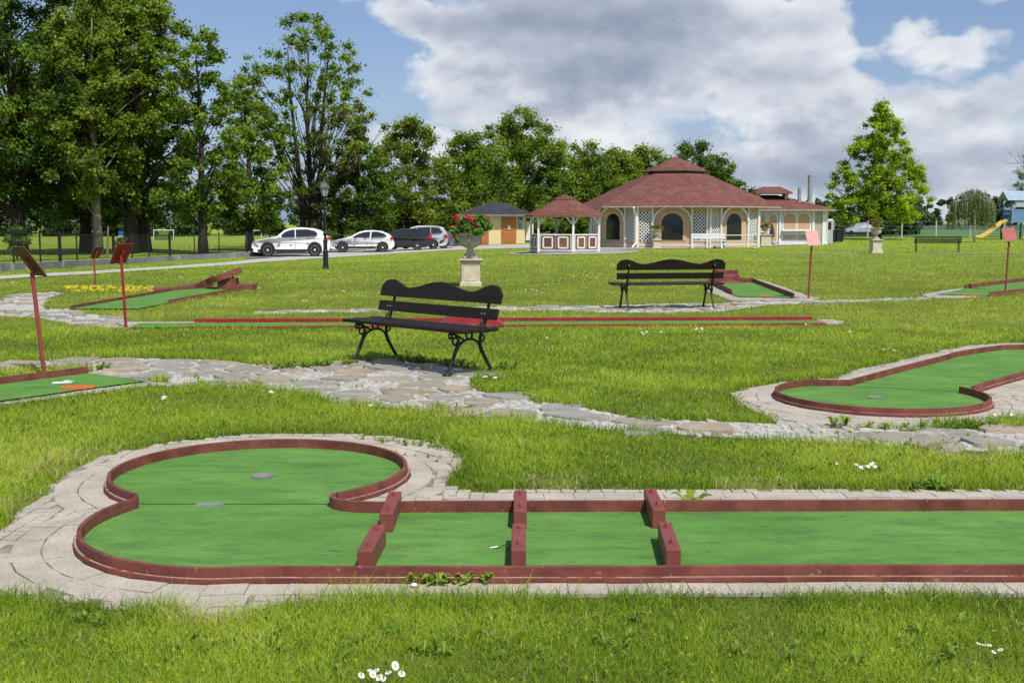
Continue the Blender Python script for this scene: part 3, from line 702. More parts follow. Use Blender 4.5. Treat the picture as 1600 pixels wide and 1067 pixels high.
sign('shaded brown sign board tilted sideways on a red post beside the orange tee', (70, 588), (57, 424), (54, 407), (.594, .574, .59), 0, .32, .36, 'signshade')
sign('dark red sign board on a bright red post at the long thin lane', (197, 512), (193, 399), (194, 396), (-.80, .42, .55), 0, .30, .34, 'brightred', 'brightred')
sign('thin far sign on a red post behind the yellow flowers', (149, 450), (149, 405), (153, 395), (-.86, .3, .45), 0, .3, .3, 'signshade')
sign('sunlit pale pink sign board facing forward, in front of the white annex', (1263, 467), (1266, 380), (1267, 372.5), (.1, -.86, .5), 0, .26, .345, 'pink')
sign('square red sign board leaning right on a post at the right edge', (1571, 455), (1573, 375), (1573, 367), (-.25, -.86, .5), .18, .27, .34, 'signred')
# ------------------------------------------------------------------ stone urns with geraniums
urnprof = [(.10, .0), (.15, 0), (.15, .05), (.11, .07), (.075, .12), (.07, .16), (.09, .19), (.16, .22), (.235, .28), (.265, .36), (.255, .42), (.27, .46), (.34, .50), (.355, .53), (.345, .55), (.29, .55), (.27, .47)]
def make_urn(label, loc, ph=.66, pw=.44, s=1.0):
    t = thing('urn_planter', label, 'urn planter', loc, R(4), 'stone urns on pedestals')
    b = MB(); b.box((0, 0, ph / 2 - .03), (pw, pw, ph - .06)); b.box((0, 0, .05), (pw + .08, pw + .08, .1))
    for i, (e, z) in enumerate(((.03, ph - .085), (.08, ph - .05), (.14, ph - .02))): b.box((0, 0, z), (pw + e, pw + e, .034))
    o = b.build('pedestal', M['stone'], t, bevel=.008)
    for sx, sy in ((0, -1), (0, 1), (1, 0), (-1, 0)):
        q = MB(); w2 = pw / 2 - .06; z0, z1 = .14, ph - .14; d = pw / 2 + .004
        oct_ = [(-w2 + .04, z0), (w2 - .04, z0), (w2, z0 + .04), (w2, z1 - .04), (w2 - .04, z1), (-w2 + .04, z1), (-w2, z1 - .04), (-w2, z0 + .04)]
        for i in range(8):
            a, c = oct_[i], oct_[(i + 1) % 8]
            f = (lambda p: (p[0], sy * d, p[1])) if sy else (lambda p: (sx * d, p[0], p[1]))
            q.bar(f(a), f(c), .012, .012)
        q.build('panel_moulding', M['stone'], o)
    def wob(i, a): return (.05 * abs(math.sin(a * 10)) if 7 <= i <= 10 else (.03 * math.cos(a * 14) if 12 <= i <= 14 else 0))
    b = MB(); b.box((0, 0, ph + .03), (.34, .34, .06)); b.lathe([(r * s, z * s + ph + .06) for r, z in urnprof], 56, wob=wob)
    b.build('urn', M['urn'], t, smooth=False)
    return t
def leaves(C, rad, n, size, up=.4, seed=1, flat=.6, tintv=.25, nv=4, soft=False):
    """n leaf faces round cluster centres C; returns V,F,tint"""
    rg = np.random.default_rng(seed); C = np.asarray(C, float); rad = np.asarray(rad, float)
    ci = rg.choice(len(C), n, p=(rad ** 2.0) / (rad ** 2.0).sum())
    d = rg.normal(size=(n, 3)); d /= np.linalg.norm(d, axis=1)[:, None]
    r = rg.random(n) ** .5 if not soft else np.minimum(np.abs(rg.normal(0, .62, n)), 1.35)
    p = C[ci] + d * (rad[ci] * r)[:, None] * np.array([1, 1, flat])
    nr = d * .55 + rg.normal(size=(n, 3)) * .55 + np.array([0, 0, up]); nr /= np.linalg.norm(nr, axis=1)[:, None]
    a = np.cross(nr, rg.normal(size=(n, 3))); a /= np.linalg.norm(a, axis=1)[:, None]; bb = np.cross(nr, a)
    s = size * (.6 + .8 * rg.random(n))[:, None]
    droop = nr * s * -.12
    V = np.stack([p - a * s * .5, p + bb * s * .33 + droop * 0, p + a * s * .5 + droop, p - bb * s * .33], 1).reshape(-1, 3)
    F = np.arange(n * 4).reshape(n, 4)
    ct = rg.random(len(C)); tint = np.clip(.5 + (ct[ci] - .5) * tintv * 1.6 + rg.normal(0, .13, n), 0, 1)
    return V, F, np.repeat(tint, 4)
LM = {
    'geranium': leafmat('geranium_leaf', [(0, (.05, .13, .02)), (.6, (.13, .27, .045)), (1, (.27, .38, .1))], .35),
    'redpetal': leafmat('red_geranium_petal', [(0, (.45, .012, .015)), (.6, (.68, .05, .045)), (1, (.78, .22, .17))], .35, tcol=(1, .5, .5)),
    'rustpetal': leafmat('orange_red_petal', [(0, (.42, .05, .02)), (1, (.62, .16, .06))], .3, tcol=(1, .6, .5)),
}
def geranium(label, loc, w, h, seed, petal='redpetal', nfl=17, n=900, pot=None):
    t = thing('geranium', label, 'flowering plant', loc, 0, 'geraniums in urns')
    rg = np.random.default_rng(seed); C = []; rd = []
    for i in range(26):
        a = rg.random() * 6.283; r = (rg.random() ** .6) * w * .42; C.append((r * math.cos(a), r * math.sin(a), h * (.28 + .42 * rg.random()) - .25 * h * (r / (w * .5)) ** 2)); rd.append(w * .12)
    V, F, T = leaves(C, rd, n, .075 * w / 1.0, .5, seed); npmesh('leaves', V, [F], LM['geranium'], t, {'tint': T})
    C = []; rd = []
    for i in range(nfl):
        a = rg.random() * 6.283; r = (.35 + .65 * rg.random()) * w * .46; zz = h * (.45 + .5 * rg.random()) * (1 - .45 * (r / (w * .5)) ** 2) ; C.append((r * math.cos(a), r * math.sin(a), zz)); rd.append(w * .046 * (.6 + .8 * rg.random()))
    V, F, T = leaves(C, rd, nfl * 46, .038 * w / 1.0, .3, seed + 3, .7); npmesh('flowers', V, [F], LM[petal], t, {'tint': T})
    b = MB()
    for c in C: b.tube([(c[0] * .2, c[1] * .2, 0), (c[0] * .7, c[1] * .7, c[2] * .6), c], .006, 4, False)
    b.build('stems', M['playgreen'], t)
    if pot: b = MB(); b.lathe(pot, 24); b.build('pot', M['terracotta'], t)
    return t
u1 = G(735, 447); make_urn('large weathered stone urn with red geraniums behind the near bench', (*u1, 0), .66, .44, 1.0)
geranium('big red geranium in the tall urn behind the near bench', (u1[0] + .12, u1[1], 1.2), 1.2, .68, 3, nfl=26, n=2300)
u2 = G(1025.5, 388); make_urn('stone urn in front of the arched pavilion window', (*u2, 0), .5, .4, .9)
geranium('round bush of red geraniums in front of the arched pavilion window', (*u2, 1.03), .9, .45, 5)
u3 = G(1195, 384.5); make_urn('stone urn on the widest, box shaped plinth between pavilion and annex', (*u3, 0), .72, .66, .72)
geranium('geranium with orange red blooms above the box shaped plinth', (*u3, 1.1), .95, .5, 9, 'rustpetal')
u4 = G(1368, 395.5); make_urn('stone urn on the lawn under the bright green maple', (*u4, 0), .66, .46, .95)
geranium('rusty red flowers in a terracotta pot on the urn under the maple', (u4[0], u4[1], 1.24), .85, .62, 12, 'rustpetal', pot=[(.16, 0), (.24, .22), (.27, .22), (.27, .28), (.22, .28)])

# ------------------------------------------------------------------ lamp post
lx, ly, lz = G3(509, 420)
t = thing('street_lamp', 'old fashioned dark lantern post on the lawn in front of the white cars', 'street lamp', (lx, ly, lz)); t.scale = (1, 1, .965)
b = MB(); b.lathe([(.13, 0), (.13, .05), (.1, .08), (.095, .62), (.11, .64), (.11, .68), (.078, .72), (.072, 1.0), (.088, 1.02), (.088, 1.08), (.05, 1.12), (.045, 1.25), (.075, 1.28), (.085, 1.32), (.075, 1.36), (.043, 1.4), (.036, 2.6), (.07, 2.64), (.05, 2.7), (.06, 2.75)], 16); b.build('column', M['iron'], t, bevel=0)
b = MB(); b.lathe([(.09, 2.75), (.17, 3.08)], 6); b.build('lantern_glass', mat('lantern_glass', (.35, .37, .38), .15, .1, 3, spec=.6), t)
b = MB()
for i in range(6):
    a = i * math.pi / 3; b.bar((.092 * math.cos(a), .092 * math.sin(a), 2.75), (.172 * math.cos(a), .172 * math.sin(a), 3.08), .014)
b.lathe([(.10, 2.73), (.10, 2.76)], 6); b.build('lantern_frame', M['iron'], t)
b = MB(); b.lathe([(.21, 3.07), (.2, 3.11), (.1, 3.24), (.05, 3.27), (.06, 3.3), (.02, 3.34), (.03, 3.37), (.005, 3.46)], 6); b.build('lantern_roof', mat('lantern_roof', (.1, .09, .085), .5, .2, 5), t)

# ------------------------------------------------------------------ roofs
def roof_obj(name, rings, par, z_th=.06, m='shingle', mf='white', sub=None):
    """faceted roof: rings of (list of xy, z) from eave to top; UVs run along each facet"""
    me = bpy.data.meshes.new(name); b = bmesh.new(); uv = b.loops.layers.uv.new('UVMap')
    n = len(rings[0][0])
    for k in range(len(rings) - 1):
        (A, za), (B, zb) = rings[k], rings[k + 1]
        for i in range(n):
            j = (i + 1) % n
            P = [Vector((*A[i], za)), Vector((*A[j], za)), Vector((*B[j], zb)), Vector((*B[i], zb))]
            if (P[2] - P[3]).length < 1e-3: P = P[:3]
            f = b.faces.new([b.verts.new(p) for p in P]); e = (P[1] - P[0]).normalized(); nn = f.normal if f.normal.length else e; f.normal_update(); s = f.normal.cross(e)
            for l in f.loops: l[uv].uv = ((l.vert.co - P[0]).dot(e), (l.vert.co - P[0]).dot(s))
    A, za = rings[0]
    E = [b.verts.new((*p, za - z_th)) for p in A]; T = [b.verts.new((*p, za - .001)) for p in A]
    for i in range(n):
        f = b.faces.new((E[i], E[(i + 1) % n], T[(i + 1) % n], T[i])); f.material_index = 1
    f = b.faces.new(E[::-1]); f.material_index = 1
    b.to_mesh(me); b.free(); me.materials.append(M[m]); me.materials.append(M[mf]); return link(name, me, par)
def ngon(n, r, rot, c=(0, 0)): return [(c[0] + r * math.sin(rot + 2 * math.pi * i / n), c[1] - r * math.cos(rot + 2 * math.pi * i / n)) for i in range(n)]
def lattice(name, par, w, h, org, ux, m, pitch=.16, t=.028, back='lattdark', frame=None):
    """diagonal lattice w x h in the plane spanned by ux and z, lower left corner org"""
    org = Vector(org); ux = Vector(ux).normalized(); nn = Vector((ux.y, -ux.x, 0)); P = lambda a, z, d=0: org + ux * a + Vector((0, 0, z)) + nn * d
    b = MB()
    for s in (1, -1):
        for k in np.arange(-h, w + h, pitch):
            a0, z0, a1, z1 = (k, 0, k + h, h) if s > 0 else (k + h, 0, k, h)
            lo, hi = 0.0, 1.0
            if a1 != a0:
                t0, t1 = sorted(((0 - a0) / (a1 - a0), (w - a0) / (a1 - a0))); lo, hi = max(lo, t0), min(hi, t1)
            if hi - lo < .02: continue
            b.bar(P(a0 + (a1 - a0) * lo, z0 + (z1 - z0) * lo, .012 + .01 * s), P(a0 + (a1 - a0) * hi, z0 + (z1 - z0) * hi, .012 + .01 * s), t, .012, nn)
    o = b.build(name, M[m], par)
    if back: q = MB(); q.add([P(0, 0, -.007), P(w, 0, -.007), P(w, h, -.007), P(0, h, -.007)], [(0, 1, 2, 3)]); q.build('panel_backing', M[back], o)
    return o
def arch_poly(w, h, n=14):
    r = w / 2; return [(-r, 0), (r, 0)] + [(r * math.cos(math.pi * i / n), h - r * .92 + r * .92 * math.sin(math.pi * i / n)) for i in range(n + 1)]

# ------------------------------------------------------------------ pavilion
PC = (253 / FPX * 71.5, 71.5); 
t = thing('pavilion', 'large tan octagonal pavilion with tiered red shingle roof and white lattice panels', 'pavilion', (PC[0], PC[1], 0))
rot = R(12.8); RW = 5.42
W8 = ngon(8, RW, rot)
b = MB(); b.prism(W8, 0.0, 2.5, lambda u, v, w: (u, v, w)); b.build('wall', M['tan'], t)
b = MB(); b.prism(ngon(8, RW + .06, rot), -.02, .14, lambda u, v, w: (u, v, w)); b.build('plinth', M['tan'], t)
H6 = lambda r: ngon(6, r, R(11.5))
roof_obj('roof', [(H6(6.5), 2.42), (H6(1.85), 4.5)], t, .07, mf='fascia')
b = MB(); b.prism(H6(1.7), 4.3, 4.56, lambda u, v, w: (u, v, w)); b.build('roof_gap', M['lattdark'], t)
roof_obj('roof_cap', [(H6(2.05), 4.62), (H6(.02), 5.56)], t, .07, mf='lattdark')
def pav_face(i, kind):
    A, B = Vector((*W8[i], 0)), Vector((*W8[(i + 1) % 8], 0)); ux = (B - A).normalized(); L = (B - A).length; nn = Vector((ux.y, -ux.x, 0))
    at = lambda a, z, d=0: A + ux * a + nn * d + Vector((0, 0, z))
    fpos = [.07, .94, L - .94, L - .07]
    for a in fpos:
        q = MB(); q.bar(at(a, .0, .07), at(a, 2.4, .07), .11, .11, nn); q.build('post', M['white'], t, bevel=.01)
    for a in (.2, L - .2 - .62):
        lattice('lattice_panel', t, .62, 1.72, at(a, .38, .012), ux, 'white', .2, .046)
    if kind:
        w = 1.24; c = L / 2
        q = MB(); q.prism(arch_poly(w + .34, 1.78), 0, .03, lambda u, v, d: tuple(at(c + u, .42 + v, d))); fr = q.build('window', M['cream' if 0 else 'tan'], t)
        q = MB(); q.prism(arch_poly(w, 1.55), .031, .036, lambda u, v, d: tuple(at(c + u, .46 + v, d))); q.build('pane', M['glass'], fr)
        for s in (-1, 1):
            q = MB(); P = [at(c + s * (.94 - .06) if 0 else (fpos[1] if s < 0 else fpos[2]), 1.55, .09)]
            e = fpos[1] if s < 0 else fpos[2]
            P = [at(e + (-s) * (.06 + .78 * (1 - math.cos(a))), 1.55 + .78 * math.sin(a), .1) for a in np.linspace(0, 1.45, 12)]
            for p, r_ in zip(P, P[1:]): q.bar(p, r_, .1, .12, nn)
            q.build('arch_brace', M['white'], t)
    q = MB(); q.bar(at(.1, .16, .03), at(L - .1, .16, .03), .08, .09, (0, 0, 1)); q.build('skirting', M['whiteold'], t)
for i, k in ((6, 1), (7, 1), (0, 1), (1, 1), (2, 0)): pav_face(i, k)
A = Vector((*W8[7], 0)); b = MB(); b.tube([A + Vector(p) for p in ((-.25, -.75, 2.35), (-.2, -.55, 2.1), (-.05, -.16, 1.9), (-.05, -.16, .3), (-.3, -.5, .03))], .055, 8); b.build('drainpipe', M['white'], t)

# ------------------------------------------------------------------ gazebo
gx, gy = 82 / FPX * 57.6, 57.6
t = thing('gazebo', 'small open white gazebo with red roof and framed railing panels beside the pavilion', 'gazebo', (gx, gy, 0))
g6 = ngon(6, 1.78, R(10.8)); 
b = MB(); b.prism(ngon(6, 1.86, R(10.8)), 0, .06, lambda u, v, w: (u, v, w)); b.build('floor', M['concrete'], t)
hg = lambda r: ngon(6, r, R(10.8))
roof_obj('roof', [(hg(2.15), 1.84), (hg(.55), 2.62)], t, .06, mf='lattbrown'); roof_obj('roof_cap', [(hg(.62), 2.66), (hg(.01), 2.9)], t, .05, mf='lattbrown')
b = MB(); b.prism(hg(.5), 2.5, 2.64, lambda u, v, w: (u, v, w)); b.build('roof_gap', M['lattdark'], t)
for p in g6:
    b = MB(); b.box((p[0], p[1], .95), (.11, .11, 1.8)); b.build('post', M['white'], t, bevel=.01)
for i in range(6):
    A, B = Vector((*g6[i], 0)), Vector((*g6[(i + 1) % 6], 0)); ux = (B - A).normalized(); nn = Vector((ux.y, -ux.x, 0)); L = (B - A).length
    for s in (0, 1):
        e = A if s == 0 else B; d = ux if s == 0 else -ux
        b = MB(); b.bar(e + d * .04 + Vector((0, 0, 1.42)), e + d * .38 + Vector((0, 0, 1.78)), .07, .07, nn); b.build('brace', M['white'], t)
    b = MB(); b.bar(A + Vector((0, 0, 1.81)), B + Vector((0, 0, 1.81)), .08, .1); b.build('top_rail', M['white'], t)
    if i in (2,): continue
    r = MB(); at = lambda a, z, dd=0: A + ux * a + Vector((0, 0, z)) + nn * dd
    r.bar(at(.05, .9), at(L - .05, .9), .07, .06); r.bar(at(.05, .13), at(L - .05, .13), .06, .06)
    for a in (.11, L / 2, L - .11): r.bar(at(a, .13), at(a, .9), .055, .05, nn)
    for c in (.28, .72):
        w2, h2 = .235, .26; zc = .515; cc = L * c
        for (a0, z0, a1, z1) in ((-w2, -h2, w2, -h2), (-w2, h2, w2, h2), (-w2, -h2, -w2, h2), (w2, -h2, w2, h2)): r.bar(at(cc + a0, zc + z0, .045), at(cc + a1, zc + z1, .045), .075, .03, nn)
    ro = r.build('railing', M['white'], t)
    lattice('lattice_infill', t, L - .24, .68, at(.12, .17, .01), ux, 'lattbrown', .12, .055, back=None)

# ------------------------------------------------------------------ annex
ax, ay = G(1238, 380); ay = 76.0
X0, X1 = 385 / FPX * ay, 488 / FPX * ay; t = thing('annex', 'low white annex with red hipped roof, shuttered arched windows and steel flues', 'building', (0, 0, 0)); D = 6.5
b = MB(); b.box(((X0 + X1) / 2, ay + D / 2, 1.15), (X1 - X0, D, 2.34)); b.build('wall', M['annexwall'], t)
ex, er = [(X0 - .3, ay - .55), (X1 + .55, ay - .55), (X1 + .55, ay + D + .5), (X0 - .3, ay + D + .5)], None
zr = 3.35; ridge = [(X0 + .3, ay + 3.0), (X1 - 2.6, ay + 3.0), (X1 - 2.6, ay + 3.05), (X0 + .3, ay + 3.05)]
roof_obj('roof', [(ex, 2.32), (ridge, zr)], t, .07, mf='fascia')
cxp = (1203 - 800) / FPX * (ay + 2.2); cw = 1.15
for s in (-1, 1):
    b = MB(); b.box((cxp + s * .95, ay + 2.4, 3.3), (.22, .9, .6)); b.build('cupola_post', M['annexwall'], t)
cr = [(cxp - 1.25, ay + 1.5), (cxp + 1.25, ay + 1.5), (cxp + 1.25, ay + 3.3), (cxp - 1.25, ay + 3.3)]
roof_obj('cupola_roof', [(cr, 3.5), ([(cxp - .6, ay + 2.4), (cxp + .6, ay + 2.4), (cxp + .6, ay + 2.42), (cxp - .6, ay + 2.42)], 3.9)], t, .09, mf='lattbrown')
for px, r_, z0, z1 in ((1245, .125, 2.7, 3.75), (1261, .15, 2.7, 4.62)):
    x = (px - 800) / FPX * (ay + 1.6); b = MB(); b.lathe([(r_ * 1.6, z0), (r_ * 1.5, z0 + .16), (r_, z0 + .2), (r_, z1 - .06), (r_ * 1.12, z1 - .06), (r_ * 1.12, z1)], 16, (x, ay + 1.5, 0)); fl = b.build('flue', M['inox'], t, bevel=0)
    if z1 > 4:
        b = MB()
        for s in (-1, 1): b.box((x + s * r_ * .9, ay + 1.5, z1 + .1), (.03, .05, .24))
        b.build('flue_prong', M['inox'], fl)
    else: b = MB(); b.lathe([(.16, z1 + .08), (.01, z1 + .16)], 12, (x, ay + 1.5, 0)); b.tube([(x, ay + 1.5, z1 - .02), (x, ay + 1.5, z1 + .1)], .02, 6); b.build('flue_cap', M['inox'], fl)
xp = lambda px: (px - 800) / FPX * ay
for px, w, z0, h in ((1190, .3, .9, 1.05), (1205.5, .5, .25, 1.75), (1231.5, .8, 1.02, 1.05), (1253.5, .8, 1.02, 1.05)):
    q = MB(); q.prism(arch_poly(w + .16, h + .16), 0, .05, lambda u, v, d: (xp(px) + u, ay - d, z0 - .08 + v)); fo = q.build('window_frame', M['white'], t)
    q = MB(); q.prism(arch_poly(w, h), .051, .058, lambda u, v, d: (xp(px) + u, ay - d, z0 + v)); q.build('shutter', M['shutter'], fo)
for px in (1216.5, 1268, 1286): 
    b = MB(); b.box((xp(px), ay - .05, 1.15), (.14 if px < 1280 else .34, .1, 2.3)); b.build('pilaster', M['white'], t)
b = MB(); b.box((xp(1243), ay - .2, .93), (2.1, .36, .05)); b.build('counter_ledge', M['whiteold'], t)
lattice('lattice_panel', t, .5, 1.85, (xp(1271.5), ay - .02, .28), (1, 0, 0), 'white', .15, .03, back='lattbrown')
for px in (1222, 1245): lattice('lattice_panel', t, .85, .34, (xp(px), ay - .02, .3), (1, 0, 0), 'white', .15, .03, back='lattbrown')
b = MB(); b.tube([(X1 + .05, ay - .1, 2.2), (X1 + .05, ay - .1, .2), (X1 - .1, ay - .35, .03)], .05, 8); b.build('drainpipe', M['white'], t)
b = MB(); b.box((X1 + .02, ay + 2.8, 1.1), (.06, 4.5, 2.0)); b.build('side_cladding', M['wallgrey'], t)
t = thing('cabinet', 'grey cabinet standing at the right end of the annex', 'cabinet', (X1 + .75, ay + 2.5, 0))
b = MB(); b.box((0, 0, .85), (.7, .7, 1.7)); b.build('body', M['carsilver'], t, bevel=.05); b = MB(); b.box((0, -.36, 1.25), (.4, .02, .5)); b.build('window', M['glass'], t)
def wheelie(label, px):
    x, y = G(px, 378.5); t = thing('wheelie_bin', label, 'bin', (x, y, 0), 0, 'black bins beside the annex')
    b = MB(); b.box((0, 0, .45), (.48, .5, .8), None, 1.22); b.build('body', M['binblack'], t, bevel=.02)
    b = MB(); b.box((0, -.02, .9), (.64, .66, .07)); b.box((0, .3, .95), (.5, .06, .06)); b.build('lid', M['binblack'], t, bevel=.02)
    for s in (-1, 1): b = MB(); b.lathe([(.001, -.03), (.09, -.03), (.09, .03), (.001, .03)], 12); o = b.build('wheel', M['tyre'], t); o.location = (s * .24, .26, .09); o.rotation_euler = (0, R(90), 0)
wheelie('black wheeled bin touching the annex end wall', 1297.5); wheelie('black wheeled bin standing free, further from the annex', 1311)

# ------------------------------------------------------------------ toilet hut
hx0, hx1, hy = (728 - 800) / FPX * 85, (820 - 800) / FPX * 85, 85.0; hz = float(terrain(-1.5, 85)) 
t = thing('toilet_hut', 'small cream hut with dark tiled hipped roof and orange wooden doors', 'hut', (0, 0, hz)); w, D = hx1 - hx0, 3.6; mx = (hx0 + hx1) / 2
b = MB(); b.box((mx, hy + D / 2, 1.12), (w, D, 2.24)); b.build('wall', M['cream'], t)
e = .62; rx = mx - .3
roof_obj('roof', [([(hx0 - e, hy - e), (hx1 + e, hy - e), (hx1 + e, hy + D + e), (hx0 - e, hy + D + e)], 2.22), ([(rx - .0 + .2 - .5, hy + D / 2), (rx + 1.0, hy + D / 2), (rx + 1.0, hy + D / 2 + .04), (rx - .3, hy + D / 2 + .04)], 3.12)], t, .1, 'tile', 'wallgrey')
for px, ww in ((744, 1.9), (795, 1.12)):
    x = (px - 800) / FPX * hy; b = MB(); b.box((x, hy - .02, 1.02), (ww, .05, 2.02)); d = b.build('door', M['orangewood'], t)
    b = MB(); 
    for z in (.55, 1.5): b.box((x, hy - .05, z), (ww - .3, .03, .8 if z < 1 else .82))
    b.build('door_panel', M['orangewood'], d, bevel=.01)
    b = MB(); b.box((x - ww / 2 + .1, hy - .08, 1.0), (.05, .06, .12)); b.build('handle', M['bolt'], d)
b = MB(); b.box(((795.5 - 800) / FPX * hy, hy - .075, 1.28), (.2, .012, .26)); b.build('door_notice', M['white'], t)
x = (813 - 800) / FPX * hy; b = MB(); b.box((x, hy - .06, 1.62), (.3, .05, .78)); s_ = b.build('wall_sign', M['bluesign'], t, bevel=.01)
b = MB(); b.ring((x + .02, hy - .09, 1.72), .07, .022, 'y', 14, 6); b.box((x - .05, hy - .09, 1.68), (.04, .012, .34)); b.box((x + .03, hy - .09, 1.38), (.2, .012, .05)); b.box((x + .09, hy - .09, 1.56), (.04, .012, .2)); b.build('pictogram', M['white'], s_)

# ------------------------------------------------------------------ cars
def make_car(label, mtl, rear, yaw, wb, L, Hh, W, prof, glass, fo, wr=.34, trim=False, name='parked_car', sc_=1.0):
    """rear = photo point of the rear near wheel's contact; car looks along -x, near side is -y"""
    x, y, z = G3(*rear); ro = L - wb - fo
    t = thing(name, label, 'car', (x, y, z), yaw, 'parked cars'); t.scale = (sc_, sc_, sc_ * (1.09 if trim else 1.0))
    hw = lambda zz: W / 2 * (1 - .03 * max(0, (.35 - zz) / .3)) - max(0, zz - .95) * .30 - max(0, .95 - zz) * 0
    yc = W / 2
    def sidefn(px, pz, s):
        q = hw(pz); nose = max(0, (-wb - px) / fo); tail = max(0, px / ro); q -= .28 * nose ** 2 + .14 * tail ** 2
        return (px, yc + s * q, pz)
    n = len(prof); b = MB()
    tri = geometry.tessellate_polygon([[Vector((p[0], p[1], 0)) for p in prof]])
    V = [sidefn(*p, -1) for p in prof] + [sidefn(*p, 1) for p in prof]
    F = [q for q in tri] + [tuple(i + n for i in q[::-1]) for q in tri] + [(i, (i + 1) % n, (i + 1) % n + n, i + n) for i in range(n)]
    b.add(V, F); b.build('body', M[mtl], t, bevel=.035, seg=3)
    for g in glass['side']:
        for s in (-1, 1):
            q = MB(); q.prism(g, 0, .012, lambda u, v, d: (lambda p: (p[0], p[1] + s * (d + .001), p[2]))(sidefn(u, v, s))); q.build('side_window', M['glass'], t)
    for g in glass['ends']:
        (x0, z0), (x1, z1) = g; q = MB(); d = Vector((x1 - x0, 0, z1 - z0)).normalized(); nn = Vector((-d.z, 0, d.x)); 
        if nn.z < 0: nn = -nn
        a0, a1 = hw(z0) - .1, hw(z1) - .1
        q.add([Vector((x0, yc - a0, z0)) + nn * .012, Vector((x0, yc + a0, z0)) + nn * .012, Vector((x1, yc + a1, z1)) + nn * .012, Vector((x1, yc - a1, z1)) + nn * .012], [(0, 1, 2, 3)]); q.build('windscreen', M['glass'], t)
    for wx in (0, -wb):
        for s in (-1, 1):
            ys = yc + s * (W / 2 - .065)
            q = MB(); k = 20; q.prism([(wx + (wr + .055) * math.cos(a), wr + (wr + .055) * math.sin(a)) for a in np.linspace(-.25, math.pi + .25, k)], 0, .03, lambda u, v, d: (u, yc + s * (hw(min(v, .8)) - .025 + d) , v)); q.build('wheel_arch', M['plastic'], t)
            q = MB(); q.lathe([(wr * .62, -.1), (wr * .96, -.1), (wr, -.07), (wr, .07), (wr * .96, .1), (wr * .64, .1)], 28); ty = q.build('wheel', M['tyre'], t); ty.location = (wx, ys, wr); ty.rotation_euler = (R(90), 0, 0)
            q = MB(); q.lathe([(wr * .66, .085), (wr * .62, .105), (wr * .57, .085), (wr * .55, .05), (.02, .05)], 28)
            for i in range(5):
                a = i * 1.2566; ca, sa = math.cos(a), math.sin(a); q.bar((0, 0, .08), (wr * .6 * ca, wr * .6 * sa, .085), .075, .03)
            q.lathe([(.07, .06), (.06, .11), (.01, .11)], 12)
            if s > 0: q.v = [(p[0], p[1], -p[2]) for p in q.v]
            q.v = [(p[0], p[1], p[2]) for p in q.v]; q.build('rim', M['rim'], ty)
    for s in (-1, 1):
        q = MB(); q.box((glass['mir'][0], yc + s * (W / 2 + .04), glass['mir'][1]), (.14, .18, .13)); q.build('mirror', M['plastic' if mtl != 'carwhite' else mtl], t, bevel=.03)
        q = MB(); P = glass['tail']; q.prism(P, 0, .02, lambda u, v, d: (lambda p: (p[0] + .012, p[1] + s * (d + .002), p[2]))(sidefn(u, v, s))); q.build('tail_light', M['taillight'], t)
        q = MB(); P = glass['head']; q.prism(P, 0, .02, lambda u, v, d: (lambda p: (p[0] - .012, p[1] + s * (d + .002), p[2]))(sidefn(u, v, s))); q.build('headlight', M['headlight'], t)
        for hx, hz in glass['handles']: q = MB(); q.box((hx, yc + s * (hw(hz) + .012), hz), (.16, .03, .03)); q.build('door_handle', M['plastic' if trim else mtl], t)
        q = MB(); q.bar((-wb + wr + .1, yc + s * (hw(.28) + .004), .27), (-wr - .1, yc + s * (hw(.28) + .004), .27), .05, .13 if trim else .05); q.build('sill_trim', M['plastic'], t)
        for lx_ in glass['seams']: q = MB(); q.bar((lx_, yc + s * (hw(.4) + .0), .36), (lx_ + .02, yc + s * (hw(.92) + .0), .92), .012, .008); q.build('door_seam', M['plastic'], t)
    q = MB(); q.box((-wb - fo + .06, yc, .36), (.14, W - .5, .22)); q.build('front_grille', M['plastic'], t, bevel=.03)
    q = MB(); q.box((ro - .05, yc, .36), (.14, W - .34, .16)); q.build('rear_bumper', M['plastic'], t, bevel=.03)
    q = MB(); q.box((-wb / 2, yc, .3), (L - .7, W - .3, .2)); q.build('underbody', M['plastic'], t)
    return t
suv = [(-3.56, .28), (-3.6, .5), (-3.55, .74), (-3.4, .86), (-2.6, .98), (-2.2, 1.05), (-1.72, 1.40), (-1.35, 1.51), (-.7, 1.55), (0, 1.50), (.38, 1.40), (.8, 1.08), (.88, .98), (.92, .7), (.9, .45), (.8, .27), (.4, .24), (-3.1, .24)]
make_car('white coupe style suv parked leftmost, with black wheel arch trim', 'carwhite', (492, 401.3), R(12), 2.68, 4.5, 1.55, 1.84, suv,
    dict(side=[[(-2.12, 1.03), (-1.98, 1.10), (-1.66, 1.33), (-1.35, 1.43), (-1.12, 1.45), (-1.12, 1.05)], [(-1.06, 1.05), (-1.06, 1.455), (-.4, 1.455), (.05, 1.36), (.2, 1.2), (.02, 1.10)]],
         ends=[((-2.2, 1.06), (-1.72, 1.39)), ((.4, 1.37), (.8, 1.08))], mir=(-1.95, 1.07), tail=[(.62, .93), (.88, .93), (.85, 1.04), (.66, 1.02)], head=[(-3.52, .74), (-3.2, .76), (-3.12, .86), (-3.42, .86)], handles=[(-1.3, .92), (-.35, .95)], seams=[-2.15, -1.1, -.05]), .93, .37, True)
hat = [(-3.45, .3), (-3.5, .5), (-3.4, .66), (-3.0, .80), (-2.5, .92), (-2.2, 1.0), (-1.55, 1.32), (-1.1, 1.43), (-.6, 1.45), (0, 1.38), (.4, 1.22), (.66, 1.0), (.72, .85), (.78, .6), (.76, .4), (.65, .26), (.3, .22), (-3.1, .22)]
